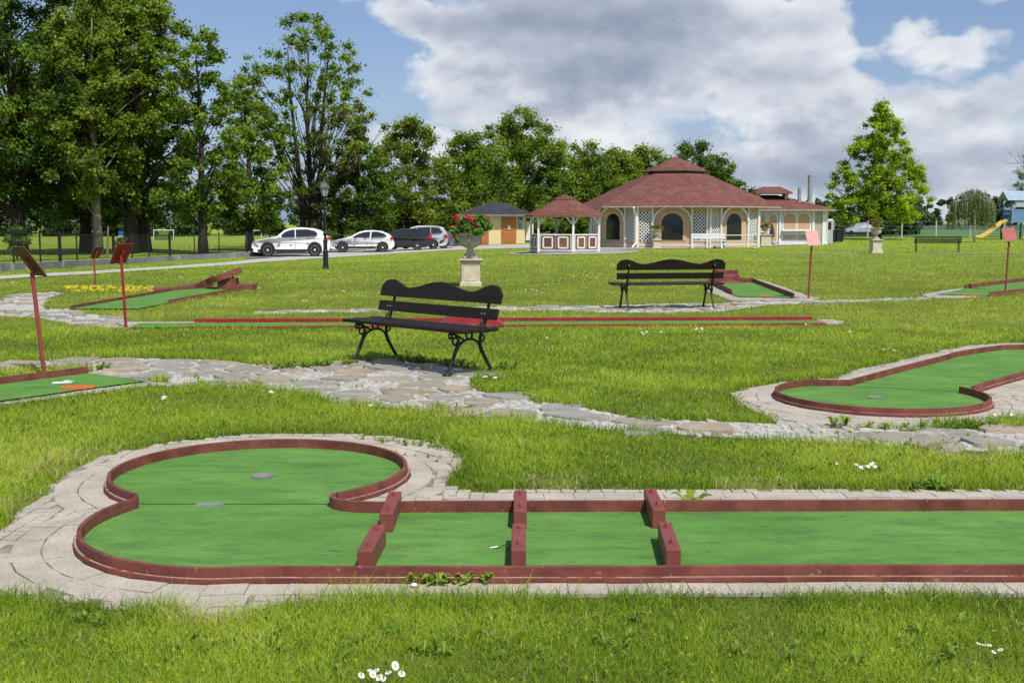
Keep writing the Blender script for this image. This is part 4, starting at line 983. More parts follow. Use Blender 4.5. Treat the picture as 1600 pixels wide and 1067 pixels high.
make_car('white hatchback with patchy grey paint between the suv and the black estate', 'cardirty', (598, 394.6), R(8), 2.6, 4.28, 1.45, 1.77, hat,
    dict(side=[[(-2.0, 1.0), (-1.5, 1.25), (-1.15, 1.34), (-.78, 1.36), (-.85, .98)], [(-.75, .98), (-.70, 1.36), (-.35, 1.36), (.08, 1.24), (.3, 1.08), (0, 1.02)]],
         ends=[((-2.2, 1.01), (-1.58, 1.31)), ((.1, 1.35), (.6, 1.05))], mir=(-1.75, 1.02), tail=[(.5, .86), (.72, .84), (.64, 1.04), (.5, 1.0)], head=[(-3.4, .62), (-3.0, .68), (-2.85, .8), (-3.1, .78)], handles=[(-.95, .86)], seams=[-2.05, -.7]), .9, .33)
est = [(-3.55, .3), (-3.6, .5), (-3.5, .74), (-3.3, .84), (-2.5, .96), (-2.15, 1.03), (-1.5, 1.38), (-1.1, 1.47), (-.3, 1.49), (.4, 1.45), (.72, 1.36), (.98, 1.0), (1.02, .7), (.98, .4), (.85, .27), (.4, .24), (-3.1, .24)]
eg = dict(side=[[(-2.0, 1.02), (-1.5, 1.29), (-1.15, 1.37), (-1.12, 1.01)], [(-1.06, 1.01), (-1.09, 1.38), (-.2, 1.40), (-.2, 1.02)], [(-.13, 1.02), (-.13, 1.40), (.4, 1.36), (.66, 1.1), (.5, 1.04)]],
    ends=[((-2.13, 1.05), (-1.52, 1.37)), ((.74, 1.34), (.97, 1.02))], mir=(-1.75, 1.05), tail=[(.68, .80), (1.0, .78), (.92, 1.04), (.74, 1.0)], head=[(-3.5, .66), (-3.2, .7), (-3.1, .82), (-3.4, .8)], handles=[(-1.25, .9), (-.3, .92)], seams=[-2.1, -1.08, -.1])
make_car('black estate car with red tail light, half hidden by the white hatchback', 'carblack', (652, 391.4), R(6), 2.68, 4.62, 1.5, 1.82, est, eg, .92, .33)
mpv = [(p[0], p[1] * 1.1 if p[1] > .8 else p[1]) for p in est]
mg = dict(eg); mg['side'] = [[(a, c * 1.09) for a, c in g] for g in eg['side']]; mg['ends'] = [((a[0], a[1] * 1.1), (c[0], c[1] * 1.1)) for a, c in eg['ends']]; mg['handles'] = [(a, c * 1.06) for a, c in eg['handles']]
make_car('silver people carrier showing its tail behind the black estate', 'carsilver', (677, 389.9), R(5), 2.7, 4.6, 1.6, 1.82, mpv, mg, .9, .32)
make_car('slate blue car of which only the tail shows, last in the row', 'carblue', (693, 389), R(5), 2.6, 4.2, 1.4, 1.75, [(p[0], p[1] * .95) for p in hat], dict(side=[[(a, c * .95) for a, c in g] for g in [[(-2.0, 1.0), (-1.5, 1.25), (-1.15, 1.34), (-.78, 1.36), (-.85, .98)], [(-.75, .98), (-.70, 1.36), (-.35, 1.36), (.08, 1.24), (.3, 1.08), (0, 1.02)]]],
         ends=[((-2.2, .965), (-1.58, 1.25)), ((.1, 1.29), (.6, 1.0))], mir=(-1.75, .98), tail=[(.5, .8), (.72, .78), (.64, .96), (.5, .94)], head=[(-3.4, .6), (-3.0, .64), (-2.85, .76), (-3.1, .74)], handles=[(-.95, .82)], seams=[-2.05, -.7]), .9, .32)
# narrow white cabin behind the hut
t = thing('white_cabin', 'narrow white cabin with rounded roof between the hut and the gazebo', 'cabin', ((827 - 800) / FPX * 89, 89, float(terrain(1.3, 89))))
b = MB(); b.box((0, 0, .95), (.62, .9, 1.7)); b.build('body', M['white'], t, bevel=.05)
b = MB(); b.prism([(.36 * math.cos(a), .22 * math.sin(a)) for a in np.linspace(0, math.pi, 12)], -.5, .5, lambda u, v, w: (u, w, 1.86 + v)); b.build('roof', M['white'], t)
b = MB(); b.box((0, -.46, 1.7), (.5, .02, .16)); b.build('vent', M['plastic'], t); b = MB(); b.box((0, 0, .05), (.66, .94, .12)); b.build('base', M['plastic'], t)
# covered car on the right
x, y = G(1346, 369.5); t = thing('covered_car', 'car under a grey tarpaulin beyond the right hand wire fence', 'car', (x, y, 0), R(-8))
b = MB(); V = []; rows = [(-1.95, .55, .75), (-1.7, .85, .8), (-1.0, 1.0, .84), (-.6, 1.35, .72), (.4, 1.42, .7), (1.0, 1.2, .74), (1.6, .95, .8), (1.95, .6, .74)]; K = 11
for i, (xx, hh, ww) in enumerate(rows):
    for k in range(K):
        a = math.pi * k / (K - 1); V.append((xx * .92, -ww * math.cos(a) * (1.05 if abs(math.cos(a)) > .7 else 1), .12 + (hh - .12) * math.sin(a) ** .45 + .02 * math.sin(i * 3 + k * 2)))
F = [(i * K + k, i * K + k + 1, (i + 1) * K + k + 1, (i + 1) * K + k) for i in range(len(rows) - 1) for k in range(K - 1)] + [tuple(range(K)), tuple((len(rows) - 1) * K + k for k in range(K))[::-1]]
b.add(V, F); o = b.build('tarpaulin', M['tarp'], t, smooth=True)
b = MB(); b.box((0, 0, .32), (3.65, 1.74, .34)); b.build('lower_body', M['carblack'], t, bevel=.08)
for sx in (-1.15, 1.15):
    for s in (-1, 1): b = MB(); b.lathe([(.001, -.1), (.3, -.1), (.3, .1), (.001, .1)], 18); q = b.build('wheel', M['tyre'], t); q.location = (sx, s * .82, .3); q.rotation_euler = (R(90), 0, 0)

# ------------------------------------------------------------------ white garden furniture in front of the pavilion
bx, by = (1105 - 800) / FPX * 65.0, 65.0; t = thing('garden_bench', 'white wooden garden bench with plank back in front of the pavilion', 'bench', (bx, by, 0), R(168))
for z in (.62, .78): b = MB(); b.box((0, -.24, z), (1.9, .035, .13)); b.build('back_plank', M['white'], t, bevel=.01)
for k in range(3): b = MB(); b.box((0, .26 - k * .15, .44), (1.9, .13, .035)); b.build('seat_plank', M['whiteold'], t, bevel=.01)
for s in (-1, 1):
    b = MB(); b.bar((s * .82, .28, 0), (s * .82, .22, .43), .06); b.bar((s * .82, -.32, 0), (s * .82, -.26, .86), .06); b.bar((s * .82, -.28, .41), (s * .82, .28, .41), .05); b.bar((s * .82, -.26, .62), (s * .82, .26, .62), .06, .04); b.build('side_frame', M['white'], t)
bx, by = (1154 - 800) / FPX * 65.5, 65.5; t = thing('picnic_table', 'white wooden picnic table with crossed legs beside the garden bench', 'table', (bx, by, 0), R(-10))
for k in range(5): b = MB(); b.box((0, -.32 + k * .16, .76), (2.3, .145, .04)); b.build('top_plank', M['whiteold'], t, bevel=.01)
for s in (-1, 1): b = MB(); b.box((0, s * .62, .45), (2.0, .26, .04)); b.build('seat_plank', M['whiteold'], t, bevel=.01)
for s in (-1, 1):
    b = MB(); b.bar((s * .85, -.5, 0), (s * .85, .3, .74), .07, .1); b.bar((s * .9, .5, 0), (s * .9, -.3, .74), .07, .1); b.bar((s * .85, -.68, .4), (s * .85, .68, .4), .06, .08); b.build('crossed_legs', M['white'], t)
x, y = G(1177, 386); t = thing('litter_bin', 'small dark litter bin by the right corner of the pavilion', 'bin', (x, y, 0)); b = MB(); b.lathe([(.13, .1), (.17, .55), (.18, .55), (.18, .6), (.15, .6)], 14); b.build('basket', M['plastic'], t)
b = MB(); 
for a in range(3): b.tube([(.1 * math.cos(a * 2.1), .1 * math.sin(a * 2.1), .12), (.16 * math.cos(a * 2.1), .16 * math.sin(a * 2.1), 0)], .015, 6)
b.build('feet', M['plastic'], t)
x, y = G(1206, 383); t = thing('parasol', 'folded dark parasol standing beside the box shaped plinth', 'parasol', (x, y, 0))
b = MB(); b.tube([(0, 0, 0), (0, 0, .9)], .03, 8); b.lathe([(.22, 0), (.22, .06), (.03, .09)], 14); b.build('pole', M['iron'], t)
b = MB(); b.lathe([(.03, .5), (.15, .58), (.14, .8), (.09, 1.1), (.03, 1.36), (.01, 1.4)], 12, wob=lambda i, a: .12 * math.cos(a * 6)); b.build('canopy', mat('charcoal_canvas', (.03, .035, .045), .8), t)

# ------------------------------------------------------------------ playground tower with slide
x, y = G(1586, 374.5); t = thing('play_tower', 'blue wooden play tower with pale blue roof and yellow slide', 'play tower', (x, y, 0), R(3))
for sx in (-.85, .85):
    for sy in (-.8, .8): b = MB(); b.box((sx, sy, 1.7), (.12, .12, 3.4)); b.build('post', M['playgreen'], t)
b = MB(); b.box((0, 0, 1.5), (1.9, 1.8, .1)); b.build('platform', M['playblue'], t)
for sy in (-.88, .88): 
    b = MB()
    for k in range(7): b.box((-.72 + k * .24, sy, 2.0), (.21, .03, .95))
    b.box((0, sy, 2.5), (1.9, .06, .1)); b.build('side_panel', M['playblue'], t)
b = MB()
for s in (-1, 1):
    for k in range(5): b.box((0, s * (.1 + .2 * k), 4.02 - .16 * k), (2.5, .235, .03), (R(-38 * s), 0, 0))
b.build('roof', M['playpale'], t)
b = MB(); b.prism([(-.6, 0), (.6, 0), (.35, .6), (-.35, .6)], -.02, .02, lambda u, v, w: (u, -.86 + w, 2.75 + v)); b.build('gable_panel', M['playpale'], t)
b = MB(); q = [(-.95, 1.55), (-1.3, 1.5), (-2.7, .42), (-3.1, .22), (-3.5, .2)]
for i in range(4):
    (xa, za), (xb, zb) = q[i], q[i + 1]; b.bar((xa, -.3, za), (xb, -.3, zb), .5, .04)
    for s in (-1, 1): b.bar((xa, -.3 + s * .25, za + .08), (xb, -.3 + s * .25, zb + .08), .05, .2)
b.build('slide', M['yellow'], t)
b = MB(); b.box((.75, -.86, .55), (.9, .06, .8)); b.box((.75, -.5, .2), (1.3, .8, .06)); b.build('climbing_board', mat('bare_plywood', (.5, .36, .25), .7), t)

# ------------------------------------------------------------------ fences
def run(P, step):
    P = np.asarray(P); d = np.r_[0, np.cumsum(np.hypot(*np.diff(P, axis=0).T))]; k = max(2, int(round(d[-1] / step)) + 1); s = np.linspace(0, d[-1], k)
    return np.c_[np.interp(s, d, P[:, 0]), np.interp(s, d, P[:, 1])]
fl = [(-40, 36), (-31, 43)] + GL([(-70, 428), (0, 424), (70, 420.5), (140, 416), (245, 409), (330, 404), (377, 402), (420, 400)]) + [(-14.5, 78), (-11, 92)]
Q = run(fl, 2.4); t = thing('chain_link_fence', 'black chain link fence on a low grey wall under the big trees', 'fence', (0, 0, 0))
b = MB()
for a, c in zip(Q[:-1], Q[1:]):
    za, zc = float(terrain(*a)), float(terrain(*c)); u = Vector((c[0] - a[0], c[1] - a[1], 0)).normalized(); n_ = Vector((-u.y, u.x, 0)) * .1
    V = [Vector((*a, za - .1)) - n_, Vector((*a, za - .1)) + n_, Vector((*a, za + .27)) + n_, Vector((*a, za + .27)) - n_, Vector((*c, zc - .1)) - n_, Vector((*c, zc - .1)) + n_, Vector((*c, zc + .27)) + n_, Vector((*c, zc + .27)) - n_]
    b.add(V, [(0, 1, 2, 3), (7, 6, 5, 4), (0, 4, 5, 1), (1, 5, 6, 2), (2, 6, 7, 3), (3, 7, 4, 0)])
b.build('low_wall', M['wallgrey'], t)
for i, a in enumerate(Q):
    z = float(terrain(*a)); b = MB(); th = .1 if i % 3 == 0 else .05; b.box((a[0], a[1] + .02, z + .75), (th, th, 1.4)); b.build('fence_post', M['fence'], t)
b = MB()
for a, c in zip(Q[:-1], Q[1:]):
    za, zc = float(terrain(*a)), float(terrain(*c))
    for h in (.34, 1.34): b.bar((*a, za + h), (*c, zc + h), .03)
    L = math.hypot(*(c - a)); w_, h_ = L, 1.0
    for s in (1, -1):
        for k in np.arange(-h_, w_, .11):
            t0, t1 = max(0, -k / h_), min(1, (w_ - k) / h_)
            if t1 - t0 < .05: continue
            pa = lambda q: Vector((*(a + (c - a) * ((k + q * h_) / L if s > 0 else 1 - (k + q * h_) / L)), za + .34 + q * h_))
            p, r_ = pa(t0), pa(t1); n = len(b.v); w2 = Vector((.0022, 0, .0022)) if s < 0 else Vector((.0022, 0, -.0022)); b.v += [tuple(p - w2), tuple(p + w2), tuple(r_ + w2), tuple(r_ - w2)]; b.f.append((n, n + 1, n + 2, n + 3)); b.mi.append(0)
b.build('wire_mesh', M['fence'], t, fix=False)
o = thing('notice_sign', 'small blue and white notice fixed to the chain link fence', 'sign', (*G(190, 407), 0)); o.location.z = float(terrain(o.location.x, o.location.y)) + 1.32
b = MB(); b.box((0, 0, .1), (.24, .03, .22)); b.build('panel', M['bluesign'], o); b = MB(); b.box((0, -.006, -.04), (.24, .03, .08)); b.build('lower_strip', M['white'], o)
for px, h in ((168, 1.5),):
    x, y, z = G3(px, 402); o = thing('wooden_stake', 'pale wooden stake leaning beside the fence', 'stake', (x, y, z)); b = MB(); b.tube([(0, 0, -.05), (.04, 0, h * .6), (.1, 0, h + .2)], [.07, .06, .045], 7); b.build('shaft', M['palebark'], o); b = MB(); b.lathe([(.05, h + .2), (.005, h + .3)], 7, (.1, 0, 0)); b.build('tip', M['palebark'], o)
wl = [(22, 109), (33.5, 108.5), (36.8, 108), (41, 107), (52, 106), (70, 105)]
Q = run([((1300 - 800) / FPX * 107, 107), ((1344 - 800) / FPX * 107, 107), ((1400 - 800) / FPX * 107, 107), ((1458 - 800) / FPX * 107, 107), (62, 107)], 3.35)
t = thing('wire_fence', 'thin wire fence with pale concrete posts between lawn and crop field', 'fence', (0, 0, 0))
for a in Q: b = MB(); b.box((a[0], a[1], .8), (.11, .11, 1.65)); b.build('fence_post', M['concrete'], t)
b = MB()
for h in (.3, .7, 1.1, 1.5): b.bar((*Q[0], h), (*Q[-1], h), .012)
b.build('wires', M['bolt'], t)
# ------------------------------------------------------------------ goals
def goal(label, px, py, dist, w, h, net=True):
    x = (px - 800) / FPX * dist; z = float(terrain(x, dist)); t = thing('football_goal', label, 'goal', (x, dist, z), R(-8), 'football goals')
    b = MB(); b.tube([(-w / 2, 0, 0), (-w / 2, 0, h)], .05, 8); b.tube([(w / 2, 0, 0), (w / 2, 0, h)], .05, 8); b.tube([(-w / 2, 0, h), (w / 2, 0, h)], .05, 8); b.build('frame', M['white'], t)
    b = MB(); b.tube([(-w / 2, 0, h), (-w / 2 - .3, .6, h), (-w / 2 - .4, 1.2, 0)], .03, 6); b.tube([(w / 2, 0, h), (w / 2 - .3, .6, h), (w / 2 - .4, 1.2, 0)], .03, 6); b.build('stay', M['net'], t)
    if net:
        b = MB()
        for k in range(int(w / .09) + 1):
            xx = -w / 2 - .3 + k * .09; b.bar((xx, .6, h), (xx - .1, 1.2, .02), .03)
        for k in range(14): q = k / 13; b.bar((-w / 2 - .3 - .1 * q, .6 + .6 * q, h * (1 - q) + .02), (w / 2 - .3 - .1 * q, .6 + .6 * q, h * (1 - q) + .02), .03)
        for k in range(12): b.bar((-w / 2 - .0, .05 * k, h), (w / 2 - .0, .05 * k, h), .02)
        for k in range(8): q = k / 7; b.bar((-w / 2 - .4 * q, 1.2 * q * .9 + .02, .0), (-w / 2 - .3 * q, .6 * q, h), .03)
        b.build('net', M['net'], t)
goal('white goal with green net on the sports field behind the trees', 258, 366, 150, 2.75, 1.3)
goal('distant netless white goal left of the white suv', 400, 366, 165, 1.9, 1.1, False)
# ------------------------------------------------------------------ trees
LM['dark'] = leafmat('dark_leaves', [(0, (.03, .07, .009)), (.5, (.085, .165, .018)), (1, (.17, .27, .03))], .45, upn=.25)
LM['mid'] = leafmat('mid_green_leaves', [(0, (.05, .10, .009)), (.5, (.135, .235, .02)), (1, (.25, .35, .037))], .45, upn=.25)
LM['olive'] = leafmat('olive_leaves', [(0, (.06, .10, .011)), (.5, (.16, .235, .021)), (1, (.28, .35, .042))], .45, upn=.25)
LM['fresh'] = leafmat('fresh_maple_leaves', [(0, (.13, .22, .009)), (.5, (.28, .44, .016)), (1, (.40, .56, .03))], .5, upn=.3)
LM['far'] = leafmat('far_leaves', [(0, (.025, .055, .016)), (.5, (.055, .105, .032)), (1, (.09, .15, .045))], .3)
LM['willow'] = leafmat('weeping_leaves', [(0, (.06, .09, .03)), (.5, (.14, .19, .06)), (1, (.25, .29, .13))], .4)
LM['seed'] = leafmat('brown_seed_clusters', [(0, (.12, .08, .04)), (.6, (.22, .15, .09)), (1, (.33, .25, .17))], .3, tcol=(1, .8, .6))
GL_ = 'big trees along the chain link fence'
def tree(label, px, d, H, env, nc, n, size, lm, tr=.25, seed=1, flat=.5, rc=.22, bark='bark', sparse=0.0, low=.0, group='trees behind the lawn', name='tree', lean=0.0, limbs=.5, stems=1, crown_bias=.55, seeds=0):
    """px: photo column, d: distance; env: (height fraction, radius) pairs of the crown"""
    rg = np.random.default_rng(seed); x = (px - 800) / FPX * d; z0 = float(terrain(x, d))
    t = thing(name, label, 'tree', (x, d, z0), 0, group); nc = int(nc * 2.3); rc *= .68; flat = .72; n = int(n * (1.45 if group != GL_ else 2.0)); size *= .83
    hs = np.array([e[0] for e in env]) * H; rs = np.array([e[1] for e in env]); W = rs.max()
    C = []; rad = []
    while len(C) < nc:
        h = rg.uniform(hs[0], hs[-1]); r = np.interp(h, hs, rs)
        if rg.random() > (r / W) ** 1.2 + .05: continue
        a = rg.random() * 6.283; lob = 1 + .16 * math.sin(3 * a + seed) + .12 * math.sin(5 * a + h * 1.3 + seed)
        q = r * lob * rg.random() ** crown_bias; k = (.65 + .7 * rg.random()) * W * rc
        C.append((q * math.cos(a) + lean * h, q * math.sin(a), h - .12 * q)); rad.append(k)
    C = np.array(C); rad = np.array(rad)
    V, F, T = leaves(C, rad, n, size, .45, seed, flat, .5, soft=True)
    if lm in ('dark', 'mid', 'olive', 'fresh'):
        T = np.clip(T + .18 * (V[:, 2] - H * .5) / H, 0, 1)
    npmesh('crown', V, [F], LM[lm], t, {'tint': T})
    b = MB()
    for s in range(stems):
        ox = (s - (stems - 1) / 2) * tr * 1.6; P = []
        for i in range(9):
            q = i / 8; P.append((ox * (1 + q * 2) + lean * H * .85 * q + .12 * tr * math.sin(q * 7 + seed + s) * 4 * q, .3 * tr * math.cos(q * 6 + seed) * q * 2, H * .86 * q - .15 * (i == 0)))
        b.tube(P, [tr * (1.45 if i == 0 else 1.0) * (1 - i / 8) ** .8 / stems ** .3 + .03 for i in range(9)], 10)
    for i in range(nc):
        if rg.random() > limbs * .5: continue
        c = Vector(C[i]); h0 = max(H * .12 + low, c.z - ((.5 + .6 * rg.random()) if stems == 1 else (1.1 + .9 * rg.random())) * math.hypot(c.x, c.y) - .5); q = h0 / (H * .86)
        a = Vector((lean * h0, 0, h0)); mid = a.lerp(c, .5) + Vector((rg.normal(0, .12), rg.normal(0, .12), (.16 if stems == 1 else -.02) * (c - a).length * (rg.random() + .1)))
        r0 = max(.022, tr * (.38 if stems == 1 else .24) * (1 - q * .8)); b.tube([a, mid, c, c + (c - mid) * (.35 if stems == 1 else .08)], [r0, r0 * .6, r0 * .28, .012], 5, False)
        for k in range(2):
            e = c + Vector(rg.normal(0, rad[i] * .7, 3)); b.tube([mid.lerp(c, .5), e], [r0 * .3, .01], 4, False)
    b.build('trunk', M[bark], t, smooth=True)
    if seeds:
        k = C[:, 0] > W * .15; k &= C[:, 2] < H * .62
        V, F, T = leaves(C[k] + (0, 0, -.2), rad[k], seeds, size * .8, .0, seed + 9, 1.0, .4); npmesh('seed_clusters', V, [F], LM['seed'], t, {'tint': T})
    return t
big = [(.13, 2.6), (.25, 4.6), (.45, 5.4), (.65, 4.9), (.85, 3.2), (1, .8)]
sc_env = lambda e, k: [(a, r * k) for a, r in e]
GL_ = 'big trees along the chain link fence'
tree('huge dark tree at the left edge with a thick trunk and a drooping crown', 32, 71, 19.5, sc_env(big, 1.12), 120, 52000, .27, 'dark', .42, 11, .42, .2, group=GL_)
tree('dark trunked tree left of the pale trunk, behind the fence', 137, 75, 18.5, sc_env(big, .85), 85, 34000, .26, 'mid', .33, 12, .42, .21, group=GL_)
tree('tree with a pale slim trunk behind the fence', 155, 70, 16.5, [(.22, 1.6), (.4, 3.2), (.6, 3.8), (.8, 3), (1, .6)], 60, 22000, .25, 'olive', .24, 13, .42, .22, 'palebark', group=GL_)
tree('tall tree with a straight trunk behind the bright red sign', 207, 73, 19, sc_env(big, .82), 80, 32000, .26, 'mid', .36, 14, .42, .21, group=GL_)
tree('tall tree with a flared trunk foot just right of the red sign', 227, 76, 18.5, sc_env(big, .72), 70, 26000, .26, 'olive', .36, 15, .42, .22, group=GL_)
tree('slim tree with a bare dark trunk standing alone left of the white suv', 319, 71, 14.2, [(.16, 1.4), (.3, 2.9), (.5, 3.0), (.75, 2.5), (.92, 1.5), (1, .4)], 52, 15000, .24, 'mid', .24, 16, .4, .24, group=GL_)
tree('mid height bushy tree behind the roof of the white suv', 392, 80, 12.2, [(.13, 1.6), (.3, 2.9), (.55, 3.0), (.8, 2.1), (1, .5)], 55, 17000, .25, 'mid', .25, 17, .42, .24, group=GL_)
tree('tall airy tree with bare forked limbs and brown seed clusters', 487, 86, 17.3, [(.16, 2.0), (.33, 4.4), (.5, 5.4), (.68, 5.2), (.85, 4.0), (1, 1.2)], 125, 15500, .25, 'mid', .30, 18, .5, .135, stems=3, crown_bias=.38, limbs=.62, group=GL_, seeds=2600)
tree('low dark tree spreading over the white hatchback', 563, 86, 9.2, [(.1, 2.2), (.28, 3.0), (.5, 2.9), (.75, 2.0), (1, .4)], 50, 22000, .24, 'dark', .25, 19, .4, .24)
tree('yellow green tree behind the black estate car', 641, 93, 10.4, [(.08, 3.0), (.3, 4.2), (.5, 4.0), (.75, 3.0), (.92, 1.5), (1, .4)], 75, 34000, .25, 'fresh' if 0 else 'olive', .26, 20, .4, .23)
tree('round mid green tree behind the red geranium', 737, 99, 9.4, [(.05, 3.8), (.3, 4.4), (.55, 4.0), (.8, 3.0), (1, .8)], 90, 46000, .25, 'mid', .26, 21, .45, .24)
tree('dense tall tree rising behind the dark roofed hut', 812, 108, 11.9, [(.06, 4.0), (.3, 5.1), (.55, 4.9), (.8, 3.9), (1, 1.1)], 115, 56000, .27, 'mid', .3, 22, .6, .21)
tree('rounded tree behind the gazebo roof', 905, 112, 9.2, [(.05, 4.2), (.35, 4.9), (.65, 4.4), (.85, 3.1), (1, 1.0)], 95, 44000, .27, 'mid', .28, 23, .6, .23)
tree('paler rounded tree touching the left slope of the pavilion roof', 958, 114, 8.5, [(.05, 3.6), (.35, 4.4), (.65, 4.0), (.85, 2.9), (1, .9)], 80, 36000, .27, 'olive', .26, 24, .6, .24)
tree('tree top showing left of the pavilion roof peak', 1008, 116, 8.9, [(.05, 3.4), (.4, 4.0), (.65, 3.6), (.85, 2.6), (1, .8)], 70, 31000, .27, 'mid', .26, 25, .6, .25)
tree('dark tree behind the pavilion roof, right of its peak', 1080, 112, 9.0, [(.05, 3.4), (.4, 4.4), (.65, 4.0), (.85, 3.0), (1, 1.1)], 85, 38000, .26, 'dark', .28, 26, .6, .23)
tree('lower dark tree ending the row above the right slope of the pavilion roof', 1126, 113, 7.9, [(.05, 2.4), (.4, 3.0), (.65, 2.7), (.85, 1.9), (1, .6)], 45, 16000, .26, 'dark', .22, 27, .6, .25)
tree('bright green conical maple standing alone right of the annex', 1371, 98, 11.6, [(.17, 3.4), (.25, 4.3), (.36, 4.2), (.52, 3.6), (.70, 2.5), (.86, 1.5), (1, .4)], 150, 32000, .26, 'fresh', .16, 31, .6, .145, limbs=.8, crown_bias=.5, name='maple_tree', group=None)
# small ivy covered shrub beside the huge trunk
V, F, T = leaves([(0, 0, .5), (.3, .1, 1.0), (-.3, 0, 1.1), (.1, 0, 1.6)], [.5, .5, .45, .4], 1500, .16, .3, 44); x, y, z = G3(14, 407); t = thing('shrub', 'dark leafy shrub at the left edge behind the low wall', 'shrub', (x, y + 1, z)); npmesh('foliage', V, [F], LM['dark'], t, {'tint': T}); b = MB(); b.tube([(0, 0, 0), (.05, 0, .6), (.1, 0, 1.4)], [.05, .04, .02], 6); b.tube([(0, 0, .2), (-.2, 0, 1.0)], [.035, .015], 6); b.build('stem', M['bark'], t)
V, F, T = leaves([(0, 0, .5), (.12, .1, 1.0), (-.1, 0, .8)], [.3, .3, .3], 500, .14, .3, 45); x, y, z = G3(181, 402); t = thing('shrub', 'small bright shrub between wooden stake and red sign', 'shrub', (x, y + .8, z)); npmesh('foliage', V, [F], LM['olive'], t, {'tint': T}); b = MB(); b.tube([(0, 0, 0), (.05, 0, .5), (.1, 0, 1.0)], [.03, .025, .01], 6); b.build('stem', M['bark'], t)
# weeping tree
rg = np.random.default_rng(51); x, y = G(1522, 379); t = thing('weeping_tree', 'small weeping tree with a white trunk left of the yellow slide', 'tree', (x, y, 0))
V = []; T = []; b = MB()
for s in range(330):
    a = rg.random() * 6.283; q = rg.random() ** .5; r = 1.62 * q * (1 + .1 * math.sin(3 * a)); zt = 3.85 - 1.15 * q ** 2.2 + rg.normal(0, .08); L = (1.0 + 1.1 * q) * (.6 + .5 * rg.random()); zb = max(1.0, zt - L); tt = rg.random()
    cx_, cy_ = r * math.cos(a) - .12, r * math.sin(a)
    if s % 4 == 0: b.tube([(0, 0, 3.0), (cx_ * .5, cy_ * .5, zt + .1), (cx_, cy_, zt), (cx_ * 1.05, cy_ * 1.05, zb)], [.02, .014, .008, .004], 4, False)
    for k in range(46):
        f = rg.random(); p = np.array([cx_ * (1 + .06 * f), cy_ * (1 + .06 * f), zt + (zb - zt) * f]) + rg.normal(0, .045, 3)
        d1 = rg.normal(0, .35, 3) + (0, 0, -1); d1 /= np.linalg.norm(d1); d2 = np.cross(d1, rg.normal(size=3)); d2 /= np.linalg.norm(d2); l = .12 * (.6 + .8 * rg.random())
        V += [p, p + d1 * l * .5 + d2 * l * .2, p + d1 * l, p + d1 * l * .5 - d2 * l * .2]; T += [min(1, max(0, .5 + (tt - .5) * .7 + rg.normal(0, .15)))] * 4
npmesh('crown', np.array(V), [np.arange(len(V)).reshape(-1, 4)], LM['willow'], t, {'tint': np.array(T)})
b.tube([(0, 0, -.1), (.02, 0, .8), (-.02, 0, 1.8), (0, 0, 3.2)], [.1, .075, .065, .03], 10); b.build('trunk', M['birch'], t, smooth=True)
# nearly bare tree at the right edge
def branch(b, p, d, L, r, lv, rg, tips):
    q = p + d * L; m_ = p.lerp(q, .5) + Vector(rg.normal(0, L * .05, 3)); b.tube([p, m_, q], [r, r * .8, r * .6], 5 if lv > 2 else 4, False)
    if lv == 0: tips.append(q); return
    for k in range(3 if lv > 1 else 4):
        e = (d + Vector(rg.normal(0, .48, 3)) + Vector((0, 0, .12))).normalized(); branch(b, q if k else m_.lerp(q, .6), e, L * (.62 + .22 * rg.random()), r * .55, lv - 1, rg, tips)
rg = np.random.default_rng(61); x = (1642 - 800) / FPX * 100; t = thing('bare_tree', 'almost leafless tree reaching in from the right edge above the play tower', 'tree', (x, 100, 0)); b = MB(); tips = []
branch(b, Vector((0, 0, -.1)), Vector((-.05, 0, 1)), 3.0, .22, 5, rg, tips); b.build('trunk', M['palebark'], t)
k = [p for p in tips if p.z < 5.8][:120]
V, F, T = leaves([tuple(p) for p in k], [.4] * len(k), 2600, .16, .4, 62); npmesh('crown', V, [F], LM['willow'], t, {'tint': T})
# far woods, read as masses
def wood(label, P, n, hmin, hmax, dep, size, seed, lm='far', trunks=False):
    rg = np.random.default_rng(seed); C = []; rd = []; P = np.asarray(P, float); d = np.r_[0, np.cumsum(np.hypot(*np.diff(P, axis=0).T))]
    for s in np.arange(0, d[-1], hmax * .32):
        x, y = np.interp(s, d, P[:, 0]), np.interp(s, d, P[:, 1]); h = hmin + (hmax - hmin) * rg.random() * (.5 + .7 * float(fbm(np.array([s * .03]), np.array([seed * 1.0]))[0]))
        for k in range(6):
            q = k / 5; C.append((x + rg.normal(0, hmax * .15), y + rg.normal(0, dep), float(terrain(x, y)) + h * (.12 + .8 * q) )); rd.append(h * (.26 - .13 * q) * (.8 + .4 * rg.random()))
    V, F, T = leaves(C, rd, n, size, .5, seed, .8, .5); o = npmesh('far_wood', V, [F], LM[lm], None, {'tint': T}); tag(o, label, 'wood', None, 'stuff')
wood('far green wood behind the sports field on the left', [(-190, 150), (-105, 185), (-60, 195), (-20, 200), (12, 190)], 60000, 5.5, 10.5, 5, .75, 71)
wood('far dark tree line behind the crop field on the right', [(55, 560), (130, 470), (200, 455), (260, 440), (420, 430)], 30000, 8, 15, 12, 1.8, 72)
wood('clump of dark trees behind the weeping tree', [(88, 190), (94, 192), (101, 193)], 9000, 4.5, 8.0, 2, .5, 73, 'far')
wood('low hedge and trees behind the annex', [(26, 125), (40, 122), (48, 135)], 14000, 3.2, 5.0, 1.5, .4, 74, 'far')

